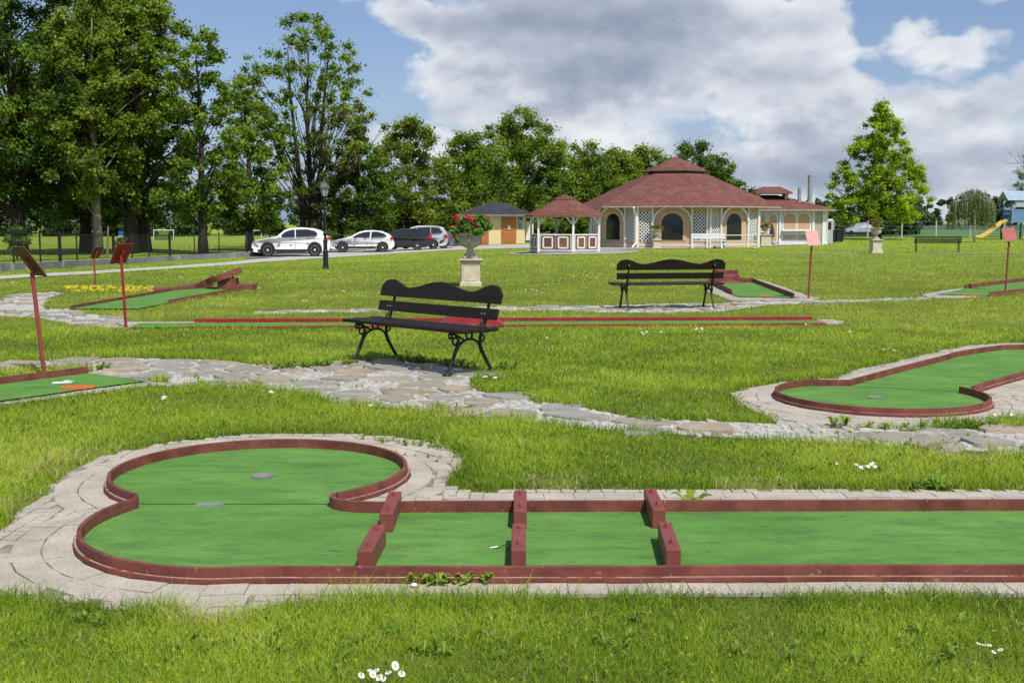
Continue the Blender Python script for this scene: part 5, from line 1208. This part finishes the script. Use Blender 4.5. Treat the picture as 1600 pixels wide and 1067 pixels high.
# ------------------------------------------------------------------ grass
def raster(x0, x1, y0, y1, res):
    nx, ny = int((x1 - x0) / res), int((y1 - y0) / res); gx, gy = np.meshgrid(x0 + (np.arange(nx) + .5) * res, y0 + (np.arange(ny) + .5) * res)
    m = np.zeros(gx.shape, bool)
    for p in EXC:
        P = np.asarray(p); a, c = P.min(0), P.max(0)
        i0, i1 = max(0, int((a[0] - x0) / res) - 1), min(nx, int((c[0] - x0) / res) + 2); j0, j1 = max(0, int((a[1] - y0) / res) - 1), min(ny, int((c[1] - y0) / res) + 2)
        if i1 > i0 and j1 > j0: m[j0:j1, i0:i1] |= pip(gx[j0:j1, i0:i1], gy[j0:j1, i0:i1], p)
    dist = np.where(m, 0, 9.0); cur = m.copy()
    for k in range(1, 14):
        nb = cur.copy(); nb[1:] |= cur[:-1]; nb[:-1] |= cur[1:]; nb[:, 1:] |= cur[:, :-1]; nb[:, :-1] |= cur[:, 1:]
        dist[nb & ~cur] = k * res; cur = nb
    return m, dist
RX0, RX1, RY0, RY1, RES = -15, 20, 3, 36, .03
RM, RD = raster(RX0, RX1, RY0, RY1, RES)
FX0, FX1, FY0, FY1, FRES = -45, 62, 30, 112, .12
FM, FD = raster(FX0, FX1, FY0, FY1, FRES)
FOOT = [ngon(8, RW + .1, rot, PC), [(X0 - .2, ay - .1), (X1 + .2, ay - .1), (X1 + .2, ay + 7), (X0 - .2, ay + 7)], ngon(6, 1.9, R(10.8), (gx, gy)), [(hx0 - .1, hy - .1), (hx1 + .1, hy - .1), (hx1 + .1, hy + 4), (hx0 - .1, hy + 4)]]
bare = [G(x, y) for x, y in ((135, 712), (100, 735), (115, 560), (300, 505), (840, 430), (1510, 710), (62, 790), (340, 955), (715, 575), (1180, 762), (870, 757))]
def grass_points():
    out = []
    edges = [3.0, 3.8, 4.6, 5.4, 6.4, 7.6, 9, 11, 13.5, 16.5, 20, 24, 29, 35, 43, 53, 66, 84, 110]
    for a, c in zip(edges[:-1], edges[1:]):
        m_ = (a + c) / 2; w = .0012 + .00052 * m_ if m_ < 30 else .00085 * m_
        rho = 118 / (w * m_) * (2.0 if m_ < 12.5 else 1.4 if m_ < 17 else 1.0) if m_ < 30 else 95 / (w * m_)
        hw = .47 * c + (1.6 if m_ < 20 else 3.0); n = int(rho * 2 * hw * (c - a)); x = rng.uniform(-hw, hw, n); y = rng.uniform(a, c, n)
        out.append((x, y, np.full(n, w), np.full(n, m_)))
    return [np.concatenate(q) for q in zip(*out)]
gxp, gyp, gw, gm = grass_points()
jx, jy = gxp + rng.normal(0, .018, len(gxp)), gyp + rng.normal(0, .018, len(gxp))
near_ = (gyp < RY1 - .2) & (gxp > RX0 + .1) & (gxp < RX1 - .1)
dd = np.full(len(gxp), 9.0)
ii = np.clip(((jx - RX0) / RES).astype(int), 0, RM.shape[1] - 1); jj = np.clip(((jy - RY0) / RES).astype(int), 0, RM.shape[0] - 1); dd[near_] = RD[jj[near_], ii[near_]]
ii = np.clip(((jx - FX0) / FRES).astype(int), 0, FM.shape[1] - 1); jj = np.clip(((jy - FY0) / FRES).astype(int), 0, FM.shape[0] - 1); dd[~near_] = FD[jj[~near_], ii[~near_]]
keep = (dd > .02) & ~((dd < .07) & (rng.random(len(dd)) < .35))
pat = fbm(gxp * .9, gyp * .9, 3); pat2 = fbm(gxp * 3.1 + 40, gyp * 3.1, 3)
keep &= rng.random(len(dd)) < np.clip(.55 + (pat2 - .3) * 1.6, .35, 1)
bd = np.full(len(dd), 9.0)
for bx_, by_ in bare: bd = np.minimum(bd, np.hypot(gxp - bx_, (gyp - by_)) / (.12 + .02 * by_ / 4))
keep &= ~((bd < 1) & (rng.random(len(dd)) < .9))
for p in FOOT: keep &= ~pip(gxp, gyp, p)
x, y, w, m_, dd, pat, pat2, bd = (q[keep] for q in (gxp, gyp, gw, gm, dd, pat, pat2, bd)); n = len(x); print('grass blades', n)
TU = G(1492, 672); edge = np.clip(1 - dd / .26, 0, 1)
h = (.026 + .020 * pat2 + .03 * (pat - .4)) * (.55 + .9 * rng.random(n)) * (1 + 1.0 * edge * (.5 + pat2)) + .008
tuft = np.exp(-(((x - TU[0]) / .2) ** 2 + ((y - TU[1]) / .12) ** 2)); h = np.clip(h * .86 * (1 + 1.6 * tuft), .012, .15) * np.where(m_ > 30, 1.0, 1.0)
ang = rng.random(n) * 6.283; ln = np.abs(rng.normal(0, 1.0, n)) * h; la = rng.random(n) * 6.283
z = terrain(x, y) - .004
cl = rng.random(n); pat3 = fbm(x * .28 + 9, y * .28, 3); tint = np.clip(.47 + .05 * (m_ < 12.5) + (pat - .5) * .8 + (pat2 - .5) * .55 + (pat3 - .5) * .7 + rng.normal(0, .19, n) - .25 * edge, 0, 1)
dry = (rng.random(n) < .022 + .25 * (bd < 1.6)); tint = np.where(dry, 1.0, np.minimum(tint, .86))
dx, dy = np.cos(ang) * w / 2, np.sin(ang) * w / 2; lx_, ly_ = np.cos(la) * ln, np.sin(la) * ln
B0 = np.stack([x - dx, y - dy, z], 1); B1 = np.stack([x + dx, y + dy, z], 1)
mx_, my_, mz_ = x + lx_ * .35, y + ly_ * .35, z + h * .6
M0 = np.stack([mx_ - dx * .8, my_ - dy * .8, mz_], 1); M1 = np.stack([mx_ + dx * .8, my_ + dy * .8, mz_], 1)
TP = np.stack([x + lx_, y + ly_, z + h], 1)
fine = m_ < 16
V1 = np.stack([B0[fine], B1[fine], M1[fine], M0[fine], TP[fine]], 1).reshape(-1, 3); k1 = fine.sum()
V2 = np.stack([B0[~fine], B1[~fine], TP[~fine]], 1).reshape(-1, 3); k2 = n - k1
i1 = np.arange(k1)[:, None] * 5; i2 = np.arange(k2)[:, None] * 3 + k1 * 5
LM['grass'] = leafmat('lawn_grass', [(0, (.085, .165, .010)), (.3, (.19, .32, .016)), (.6, (.325, .465, .030)), (.86, (.47, .56, .085)), (1, (.58, .53, .28))], .45, rough=.5, spec=.2, upn=.6)
go = npmesh('grass', np.concatenate([V1, V2]), [np.concatenate([i1 + np.array([0, 1, 2, 3])]), i1 + np.array([3, 2, 4]), i2 + np.array([0, 1, 2])], LM['grass'], None, {'tint': np.concatenate([np.repeat(tint[fine], 5), np.repeat(tint[~fine], 3)])})
tag(go, 'short uneven green lawn grass with longer fringes along the paving', 'grass', None, 'stuff')

# ------------------------------------------------------------------ weeds and flowers
LM['weed'] = leafmat('weed_leaves', [(0, (.08, .16, .018)), (.5, (.19, .32, .035)), (1, (.34, .45, .08))], .45, upn=.5)
LM['daisy'] = leafmat('daisy_petals', [(0, (.8, .8, .78)), (1, (.85, .85, .85))], .2, tcol=(1, 1, 1))
LM['yellow'] = leafmat('yellow_petals', [(0, (.75, .5, .01)), (1, (.9, .7, .03))], .25, tcol=(1, .9, .5))
def rosette(c, n, L, wd, up, rg):
    V = []; F = []; T = []
    for i in range(n):
        a = 6.283 * i / n + rg.normal(0, .3); l = L * (.6 + .6 * rg.random()); e = up * (.5 + rg.random()); d = np.array([math.cos(a), math.sin(a), 0]); s = np.array([-math.sin(a), math.cos(a), 0]); k = len(V); tt = np.clip(.5 + rg.normal(0, .22), 0, 1)
        for q, ww, zz in ((0, .15, 0), (.3, .6, .5), (.62, 1, .9), (.86, .6, .85), (1, .05, .7)):
            p = np.array(c) + d * l * q * math.cos(e) + np.array([0, 0, l * zz * math.sin(e) + .006]); V += [p - s * wd * ww * l, p + s * wd * ww * l]; T += [tt, tt]
        F += [(k + 2 * j, k + 2 * j + 1, k + 2 * j + 3, k + 2 * j + 2) for j in range(4)]
    return V, F, T
def weed(label, px, n, L, wd, up, seed, spots=None):
    rg = np.random.default_rng(seed); x, y, z = G3(*px); V = []; F = []; T = []
    for sx, sy in (spots or [(0, 0)]):
        a, f, t_ = rosette((x + sx, y + sy, z), n, L, wd, up, rg); k = len(V); V += a; F += [tuple(i + k for i in q) for q in f]; T += t_
    o = npmesh('weed', np.array(V), [np.array(F)], LM['weed'], None, {'tint': np.array(T)}); return tag(o, label, 'weed', 'weeds growing through the paving')
weed('broad leaved dock growing over the far red curb right of the blocks', (1078, 792), 6, .13, .26, .75, 1)
weed('tuft of leafy weed between right lane paving and stone path', (1302, 668), 18, .10, .11, .8, 2, [(0, 0), (.1, .03)])
weed('bushy weed clump at the corner of the right lane paving, under the tall grass tuft', (1385, 671), 14, .07, .14, .6, 3, [(0, 0), (.15, .02), (-.12, .03)])
weed('low creeping weed on the front red curb between the left and middle blocks', (690, 917), 12, .06, .2, .8, 4, [(0, 0), (.05, .03), (-.05, .01), (.1, .02), (-.11, .03), (.02, .07), (.16, .05), (-.16, .06), (.19, .03)])
weed('dandelion rosette on the paving left of the near bench', (158, 579), 16, .09, .13, .8, 5, [(0, 0), (.06, .02)])
weed('dandelion leaves at the right rear foot of the near bench', (790, 578), 12, .11, .12, .8, 6, [(0, 0), (.09, .03), (-.05, .05)])
rg = np.random.default_rng(90); V = []; F = []; T = []
def scatter(px0, py0, px1, py1, k, L):
    global V, F, T
    for _ in range(k):
        q = rg.random(); x, y, z = G3(px0 + (px1 - px0) * q + rg.normal(0, 3), py0 + (py1 - py0) * q + rg.normal(0, 1.2)); a, f, t_ = rosette((x, y, z), int(rg.integers(5, 11)), L * (.6 + .7 * rg.random()), .12, .8, rg); j = len(V); V += a; F += [tuple(i + j for i in g) for g in f]; T += t_
scatter(425, 578, 560, 570, 40, .09); scatter(600, 563, 740, 575, 30, .09); scatter(735, 600, 900, 640, 16, .06); scatter(985, 655, 1035, 660, 16, .06); scatter(1440, 668, 1600, 668, 26, .055); scatter(1420, 765, 1480, 766, 10, .09); scatter(300, 690, 330, 684, 8, .06); scatter(560, 688, 690, 702, 22, .05); scatter(640, 640, 760, 640, 14, .05); scatter(300, 590, 480, 600, 22, .035); scatter(480, 600, 720, 620, 24, .035); scatter(1200, 672, 1550, 690, 24, .035); scatter(560, 700, 700, 725, 16, .03)
for _ in range(70): scatter(rg.uniform(0, 1600), rg.uniform(960, 1060), rg.uniform(0, 1600), rg.uniform(960, 1060), 1, .05)
for _ in range(40): scatter(*([rg.uniform(750, 1500), rg.uniform(690, 755)] * 2), 1, .05); 
for _ in range(25): scatter(*([rg.uniform(0, 600), rg.uniform(620, 680)] * 2), 1, .05)
o = npmesh('weeds', np.array(V), [np.array(F)], LM['weed'], None, {'tint': np.array(T)}); tag(o, 'small weeds scattered in the lawn and the path joints', 'weeds', None, 'stuff')
def heads(P, r, petals=12, stem=.05):
    V = []; F = []; Vy = []; Fy = []
    for x, y, z in P:
        k = len(V); tl = rg.normal(0, .25, 2) + (0, .4); c = np.array([x, y, z + stem])
        f = lambda a, q, dz=0: c + np.array([q * math.cos(a), q * math.sin(a), q * math.cos(a) * tl[0] + q * math.sin(a) * tl[1] + dz])
        for i in range(petals):
            a = 6.283 * i / petals; V += [f(a - .1, r * .25), f(a - .2, r), f(a + .2, r), f(a + .1, r * .25)]; F.append((k, k + 1, k + 2, k + 3)); k += 4
        k = len(Vy); Vy += [f(6.283 * i / 6, r * .27, .002) for i in range(6)]; Fy.append(tuple(range(k, k + 6)))
    return V, F, Vy, Fy
M['stalk'] = mat('green_stalk', (.16, .27, .05), .7, .2); M['petalwhite'] = mat('daisy_petal', (.82, .82, .8), .7, .03); M['petalyellow'] = mat('daisy_centre', (.7, .5, .03), .7, .1)
def daisies(label, pts, r=.014, stem=.062):
    t = thing('daisy_cluster', label, 'daisies', G3(*pts[0]), 0, 'daisy clusters'); o = Vector(t.location); P = [tuple(Vector(G3(*p)) - o) for p in pts]
    for p in P:
        V, F, Vy, Fy = heads([p], r * rg.uniform(.7, 1.15), stem=stem * rg.uniform(.75, 1.15)); b = MB(); b.add(V, F); b.k = 1; b.add(Vy, Fy); b.k = 2; b.tube([p, (p[0], p[1], p[2] + stem)], .0015, 4, False)
        b.build('daisy_head', [M['petalwhite'], M['petalyellow'], M['stalk']], t, fix=False)
jit = lambda pts: [(a, c + 22) for a, c in pts]
daisies('white daisy cluster at the bottom edge of the lawn', [(a, c + 20) for a, c in ((565, 1056), (578, 1058), (588, 1052), (600, 1062), (607, 1055), (618, 1050), (628, 1054), (593, 1060), (583, 1064))], .0115)
daisies('white daisy cluster in the bottom right corner', [(a, c + 22) for a, c in ((1528, 1011), (1536, 1014), (1545, 1010), (1552, 1018), (1562, 1020))], .0105)
daisies('bunch of white daisies in the grass strip in front of the right lane', [(a, c + 13) for a, c in ((1338, 727), (1349, 730), (1345, 733), (1356, 731), (1364, 725), (1367, 730), (1361, 728))], .0125)
daisies('single white daisy just left of the bunch in the right grass strip', [(1307, 738)], .0125); daisies('three white daisies in the grass in front of the stone path', [(423, 620), (413, 621), (426, 622)], .012)
daisies('daisies in the grass beside the right foot of the near bench', [(756, 598), (760, 599), (772, 600), (775, 599)], .013)
daisies('white daisies in the grass tuft right of the right lane', [(1554, 662), (1580, 660)], .014); daisies('white daisies behind the far bench feet', [(1082, 489), (1088, 490), (1090, 488), (1112, 488)], .019)
P = []
for px, py, k, sp in ((545, 458, 4, 6), (476, 474, 2, 3), (360, 428, 6, 10), (300, 410, 14, 40), (285, 435, 5, 5), (20, 446, 5, 10), (827, 457, 7, 9), (860, 447, 5, 8), (1500, 415, 4, 6), (1008, 524, 6, 12), (996, 520, 2, 5), (1090, 519, 4, 8), (855, 533, 1, 1), (1300, 520, 3, 30), (580, 642, 1, 1), (240, 630, 3, 20), (1390, 553, 4, 10)):
    for _ in range(k): P.append(G3(px + rg.normal(0, sp), py + rg.normal(0, max(.6, sp * .12))))
V, F, Vy, Fy = heads(P, .017, 10, .05); o = npmesh('daisies', np.array(V), [np.array(F)], LM['daisy'], None, {'tint': rg.random(len(V))}); tag(o, 'scattered tiny white daisies across the middle and far lawn', 'daisies', None, 'stuff')
P = [G3(100 + 140 * rg.random(), 452 + 9 * rg.random() ** 1.5) for _ in range(230)]
P += [G3(890 + 60 * rg.random(), 435 + 5 * rg.random()) for _ in range(14)]
V, F, _, _ = heads(P, .026, 8, .08); 
P = [G3(rg.uniform(0, 1600), rg.uniform(975, 1100)) for _ in range(75)] + [G3(rg.uniform(0, 350), rg.uniform(1000, 1090)) for _ in range(35)] + [G3(rg.uniform(600, 720), rg.uniform(695, 705)) for _ in range(24)] + [G3(rg.uniform(60, 200), rg.uniform(700, 790)) for _ in range(22)]
V2_, F2_, _, _ = heads(P, .0055, 5, .045); k = len(V)
o = npmesh('yellow_flowers', np.array(V + V2_), [np.array(F + [tuple(i + k for i in f) for f in F2_])], LM['yellow'], None, {'tint': rg.random(k + len(V2_))}); tag(o, 'yellow flowers massed before the far sign and dotted in the near lawn', 'flowers', None, 'stuff')
# litter
V = []; F = []; T = []
def bits(x, y, z, s):
    k = len(V); a = rg.random() * 6.283; q = rg.uniform(.3, .7); c_, s_ = math.cos(a), math.sin(a); h = rg.uniform(.0015, .004)
    for u, v, hh in ((-1, 0, 0), (0, -q, h / s), (1, 0, .2 * h / s), (0, q, h / s)): V.append((x + s * (u * c_ - v * s_), y + s * (u * s_ + v * c_), z + s * hh))
    F.append((k, k + 1, k + 2, k + 3)); T.extend([rg.random()] * 4)
for L_, k_ in ((near1, 260), (far1, 260), (ring1, 160), (ring2, 120), (right2, 60), (left2, 80)):
    P_ = np.array([(p[0], p[1]) for p in L_]); d_ = np.r_[0, np.cumsum(np.hypot(*np.diff(P_, axis=0).T))]; cen = np.array(C1 if L_ is ring1 else C2 if L_ in (ring2, left2, right2) else (1.5, 5.35))
    for _ in range(k_):
        s = rg.random() * d_[-1]; p = np.array([np.interp(s, d_, P_[:, 0]), np.interp(s, d_, P_[:, 1])]); t_ = (cen - p); t_ = t_ / np.hypot(*t_)
        if L_ in (near1, far1): t_ = np.array([0, 1.0 if L_ is near1 else -1.0]) if p[0] > -.4 else t_
        p = p + t_ * abs(rg.normal(.012, .018)); bits(p[0], p[1], .0195, rg.uniform(.002, .007))
for _ in range(420):
    x, y = rg.uniform(-2.2, 3.2), rg.uniform(4.85, 7.5)
    if pip(np.array([x]), np.array([y]), [tuple(p) for p in out1])[0]: bits(x, y, .0195, rg.uniform(.0015, .0055))
o = npmesh('debris', np.array(V), [np.array(F)], leafmat('dry_leaf_bits', [(0, (.05, .045, .02)), (.6, (.16, .13, .06)), (.8, (.42, .37, .24)), (1, (.6, .57, .48))], .1), None, {'tint': np.array(T)}); tag(o, 'dry leaf bits and grit lying on the felt, mostly along the kerbs', 'debris', None, 'stuff')
x, y = G(779, 856, .02); t = thing('paper_scrap', 'white torn scrap of paper on the felt beside a middle block', 'litter', (x, y, .021)); b = MB(); b.add([(-.045, -.01, .001), (-.01, -.004, .004), (.0, -.012, .012), (.03, .0, .02), (.045, .012, .006), (.02, .018, .003), (-.005, .006, .008), (-.04, .004, .002)], [(0, 1, 7), (1, 2, 6, 7), (2, 3, 5, 6), (3, 4, 5)]); b.build('paper', M['white'], t)
x, y = G(647, 921); o = tag(None or (lambda b: b.build('white_pebble', M['white'], None, smooth=True))(MB().lathe([(.001, 0), (.012, .003), (.016, .009), (.011, .016), (.001, .018)], 12)), 'round white pebble on the paving below the creeping weed', 'pebble'); o.location = (x, y, .012)
# ------------------------------------------------------------------ sky, sun, camera
SUN_EL, SUN_AZ = 56.0, 28.0          # azimuth to the right of straight behind the camera
wd = bpy.data.worlds.new('World'); sc.world = wd; wd.use_nodes = True; nt = wd.node_tree; nt.nodes.clear()
STR = .1
sky = N(nt, 'ShaderNodeTexSky', sky_type='NISHITA'); sky.sun_disc = False; sky.sun_elevation = R(SUN_EL); sky.sun_rotation = R(180 - SUN_AZ); sky.air_density = 1.0; sky.dust_density = 1.2; sky.ozone_density = 1.5
tc = N(nt, 'ShaderNodeTexCoord').outputs['Generated']; sp = N(nt, 'ShaderNodeSeparateXYZ'); nt.links.new(tc, sp.inputs[0])
A = mth(nt, 'MULTIPLY', mth(nt, 'ARCTAN2', sp.outputs[0], sp.outputs[1]), 57.2958); E_ = mth(nt, 'MULTIPLY', mth(nt, 'ARCSINE', sp.outputs[2]), 57.2958)
def vec(x, y, z):
    c = N(nt, 'ShaderNodeCombineXYZ')
    for i, v in enumerate((x, y, z)):
        if hasattr(v, 'is_output'): nt.links.new(v, c.inputs[i])
        else: c.inputs[i].default_value = v
    return c.outputs[0]
def cn(sx, sy, off, detail, rough=.58, dy=0.0, dx=0.0): return noise(nt, vec(mth(nt, 'MULTIPLY', mth(nt, 'ADD', A, dx), sx), mth(nt, 'MULTIPLY', mth(nt, 'ADD', E_, dy), sy), off), 1.0, detail, rough)
wx = mth(nt, 'MULTIPLY', mth(nt, 'SUBTRACT', cn(.22, .3, 5.0, 4), .5), 7.0); wy = mth(nt, 'MULTIPLY', mth(nt, 'SUBTRACT', cn(.22, .3, 9.0, 4), .5), 5.0)
AW = mth(nt, 'ADD', A, wx); EW = mth(nt, 'ADD', E_, wy)
def blob(a, e, ra, re, amp):
    u = mth(nt, 'DIVIDE', mth(nt, 'SUBTRACT', AW, a), ra); v = mth(nt, 'DIVIDE', mth(nt, 'SUBTRACT', EW, e), re)
    d = mth(nt, 'ADD', mth(nt, 'MULTIPLY', u, u), mth(nt, 'MULTIPLY', v, v)); g = mth(nt, 'SUBTRACT', 1.0, d, clamp=True)
    return mth(nt, 'MULTIPLY', g, amp)
def total(L):
    s = None
    for q in L:
        b_ = blob(*q); s = b_ if s is None else mth(nt, 'ADD', s, b_)
    return s
base = mth(nt, 'MULTIPLY', mth(nt, 'SUBTRACT', cn(.16, .34, 2.0, 6, .5), .5), 1.9)
field = total([(5.5, 8.6, 12.5, 5.2, 1.25), (0, 6.0, 6, 3.6, .6), (13.2, 7.0, 4.5, 4.0, .7), (-4.5, 9.6, 3, 1.3, .55), (10, 1.5, 16, 3.6, .8), (20, 4, 10, 3.4, .8), (19.5, 8.0, 4.5, 1.1, .6), (23.5, 10.8, 3, 1.2, .5), (-5, 3.8, 3.2, 1.3, .75), (-13, 12, 12, 1.6, .45), (-40, 9, 18, 5, .8), (45, 8, 16, 5, .7), (0, 20, 30, 5, .4)])
dens = mth(nt, 'ADD', mth(nt, 'ADD', base, field), -.12)
behind = mth(nt, 'MULTIPLY', mth(nt, 'SUBTRACT', cn(.05, .09, 12.0, 6, .6), .40), 2.4)     # fair-weather cloud all round
far = N(nt, 'ShaderNodeMapRange'); nt.links.new(mth(nt, 'ABSOLUTE', A), far.inputs[0]); far.inputs[1].default_value = 30; far.inputs[2].default_value = 50
dens = mth(nt, 'ADD', dens, mth(nt, 'MULTIPLY', behind, far.outputs[0]))
cov = N(nt, 'ShaderNodeMapRange', interpolation_type='SMOOTHSTEP'); nt.links.new(dens, cov.inputs[0]); cov.inputs[1].default_value = .1; cov.inputs[2].default_value = .55
n0 = cn(.26, .5, 2.7, 5, .5); n1 = cn(.26, .5, 2.7, 5, .5, dy=-.75, dx=-.35)
puff = mth(nt, 'MULTIPLY', mth(nt, 'SUBTRACT', n1, n0), 1.15)  # offset noise difference puts lit cloud edges into the sky colour
grey = total([(3.0, 10.0, 10.5, 3.6, .62), (5.5, 7.4, 5.5, 2.0, .5), (0, 5.6, 4.5, 1.0, .3), (8, 2.6, 14, 1.6, .25), (20, 2.5, 11, 2.2, .42), (21, 5.2, 6, 1.2, .3), (15, 4.0, 5, 1.0, .25), (20, 11.5, 3, 1.0, .3), (-13, 12, 8, 1.2, .3)])
thick = mth(nt, 'ADD', mth(nt, 'ADD', mth(nt, 'MULTIPLY', dens, .24), mth(nt, 'MULTIPLY', grey, .74)), mth(nt, 'ADD', puff, mth(nt, 'MULTIPLY', mth(nt, 'SUBTRACT', n0, .5), .3)))
K = 1 / STR
ccol = ramp(nt, thick, [(.0, (.84, .87, .91)), (.25, (.66, .70, .77)), (.5, (.47, .52, .625)), (.8, (.335, .39, .50)), (1.0, (.285, .34, .45))])
sc_c = N(nt, 'ShaderNodeVectorMath', operation='SCALE'); nt.links.new(ccol, sc_c.inputs[0]); sc_c.inputs[3].default_value = K
# light haze veil low over the horizon
veil = N(nt, 'ShaderNodeMapRange', interpolation_type='SMOOTHSTEP'); nt.links.new(E_, veil.inputs[0]); veil.inputs[1].default_value = 9; veil.inputs[2].default_value = -1; veil.inputs[3].default_value = 0; veil.inputs[4].default_value = .4
skyc = mix(nt, veil.outputs[0], sky.outputs[0], tuple(q * K for q in (.36, .49, .74)))
skyc = mix(nt, 1.0, skyc, (.97, 1.0, 1.16), 'MULTIPLY')
col = mix(nt, cov.outputs[0], skyc, sc_c.outputs[0])
bg = N(nt, 'ShaderNodeBackground'); nt.links.new(col, bg.inputs[0]); bg.inputs[1].default_value = STR
wo = N(nt, 'ShaderNodeOutputWorld'); nt.links.new(bg.outputs[0], wo.inputs[0])
sd = bpy.data.lights.new('sun', 'SUN'); sd.energy = 4.7; sd.angle = R(.5); sd.color = (1.0, .95, .87); so = bpy.data.objects.new('sun', sd); COL.objects.link(so)
dv = Vector((math.sin(R(SUN_AZ)) * math.cos(R(SUN_EL)), -math.cos(R(SUN_AZ)) * math.cos(R(SUN_EL)), math.sin(R(SUN_EL))))
so.rotation_euler = (-dv).to_track_quat('-Z', 'Y').to_euler(); so.location = (20, -30, 40)
cd = bpy.data.cameras.new('camera'); cd.sensor_width = 36; cd.lens = FPX * 36 / 1600; cd.clip_end = 3000; cd.clip_start = .1
co = bpy.data.objects.new('camera', cd); COL.objects.link(co); co.location = (0, 0, EYE); co.rotation_euler = (R(90) - PITCH, 0, 0); sc.camera = co
sc.view_settings.view_transform = 'Standard'; sc.view_settings.look = 'None'; sc.view_settings.exposure = 0; sc.view_settings.gamma = 1
sc.render.engine = 'CYCLES'; cy = sc.cycles; cy.use_denoising = True; cy.max_bounces = 6; cy.diffuse_bounces = 3; cy.glossy_bounces = 3; cy.transmission_bounces = 4; cy.transparent_max_bounces = 4
sc.render.film_transparent = False
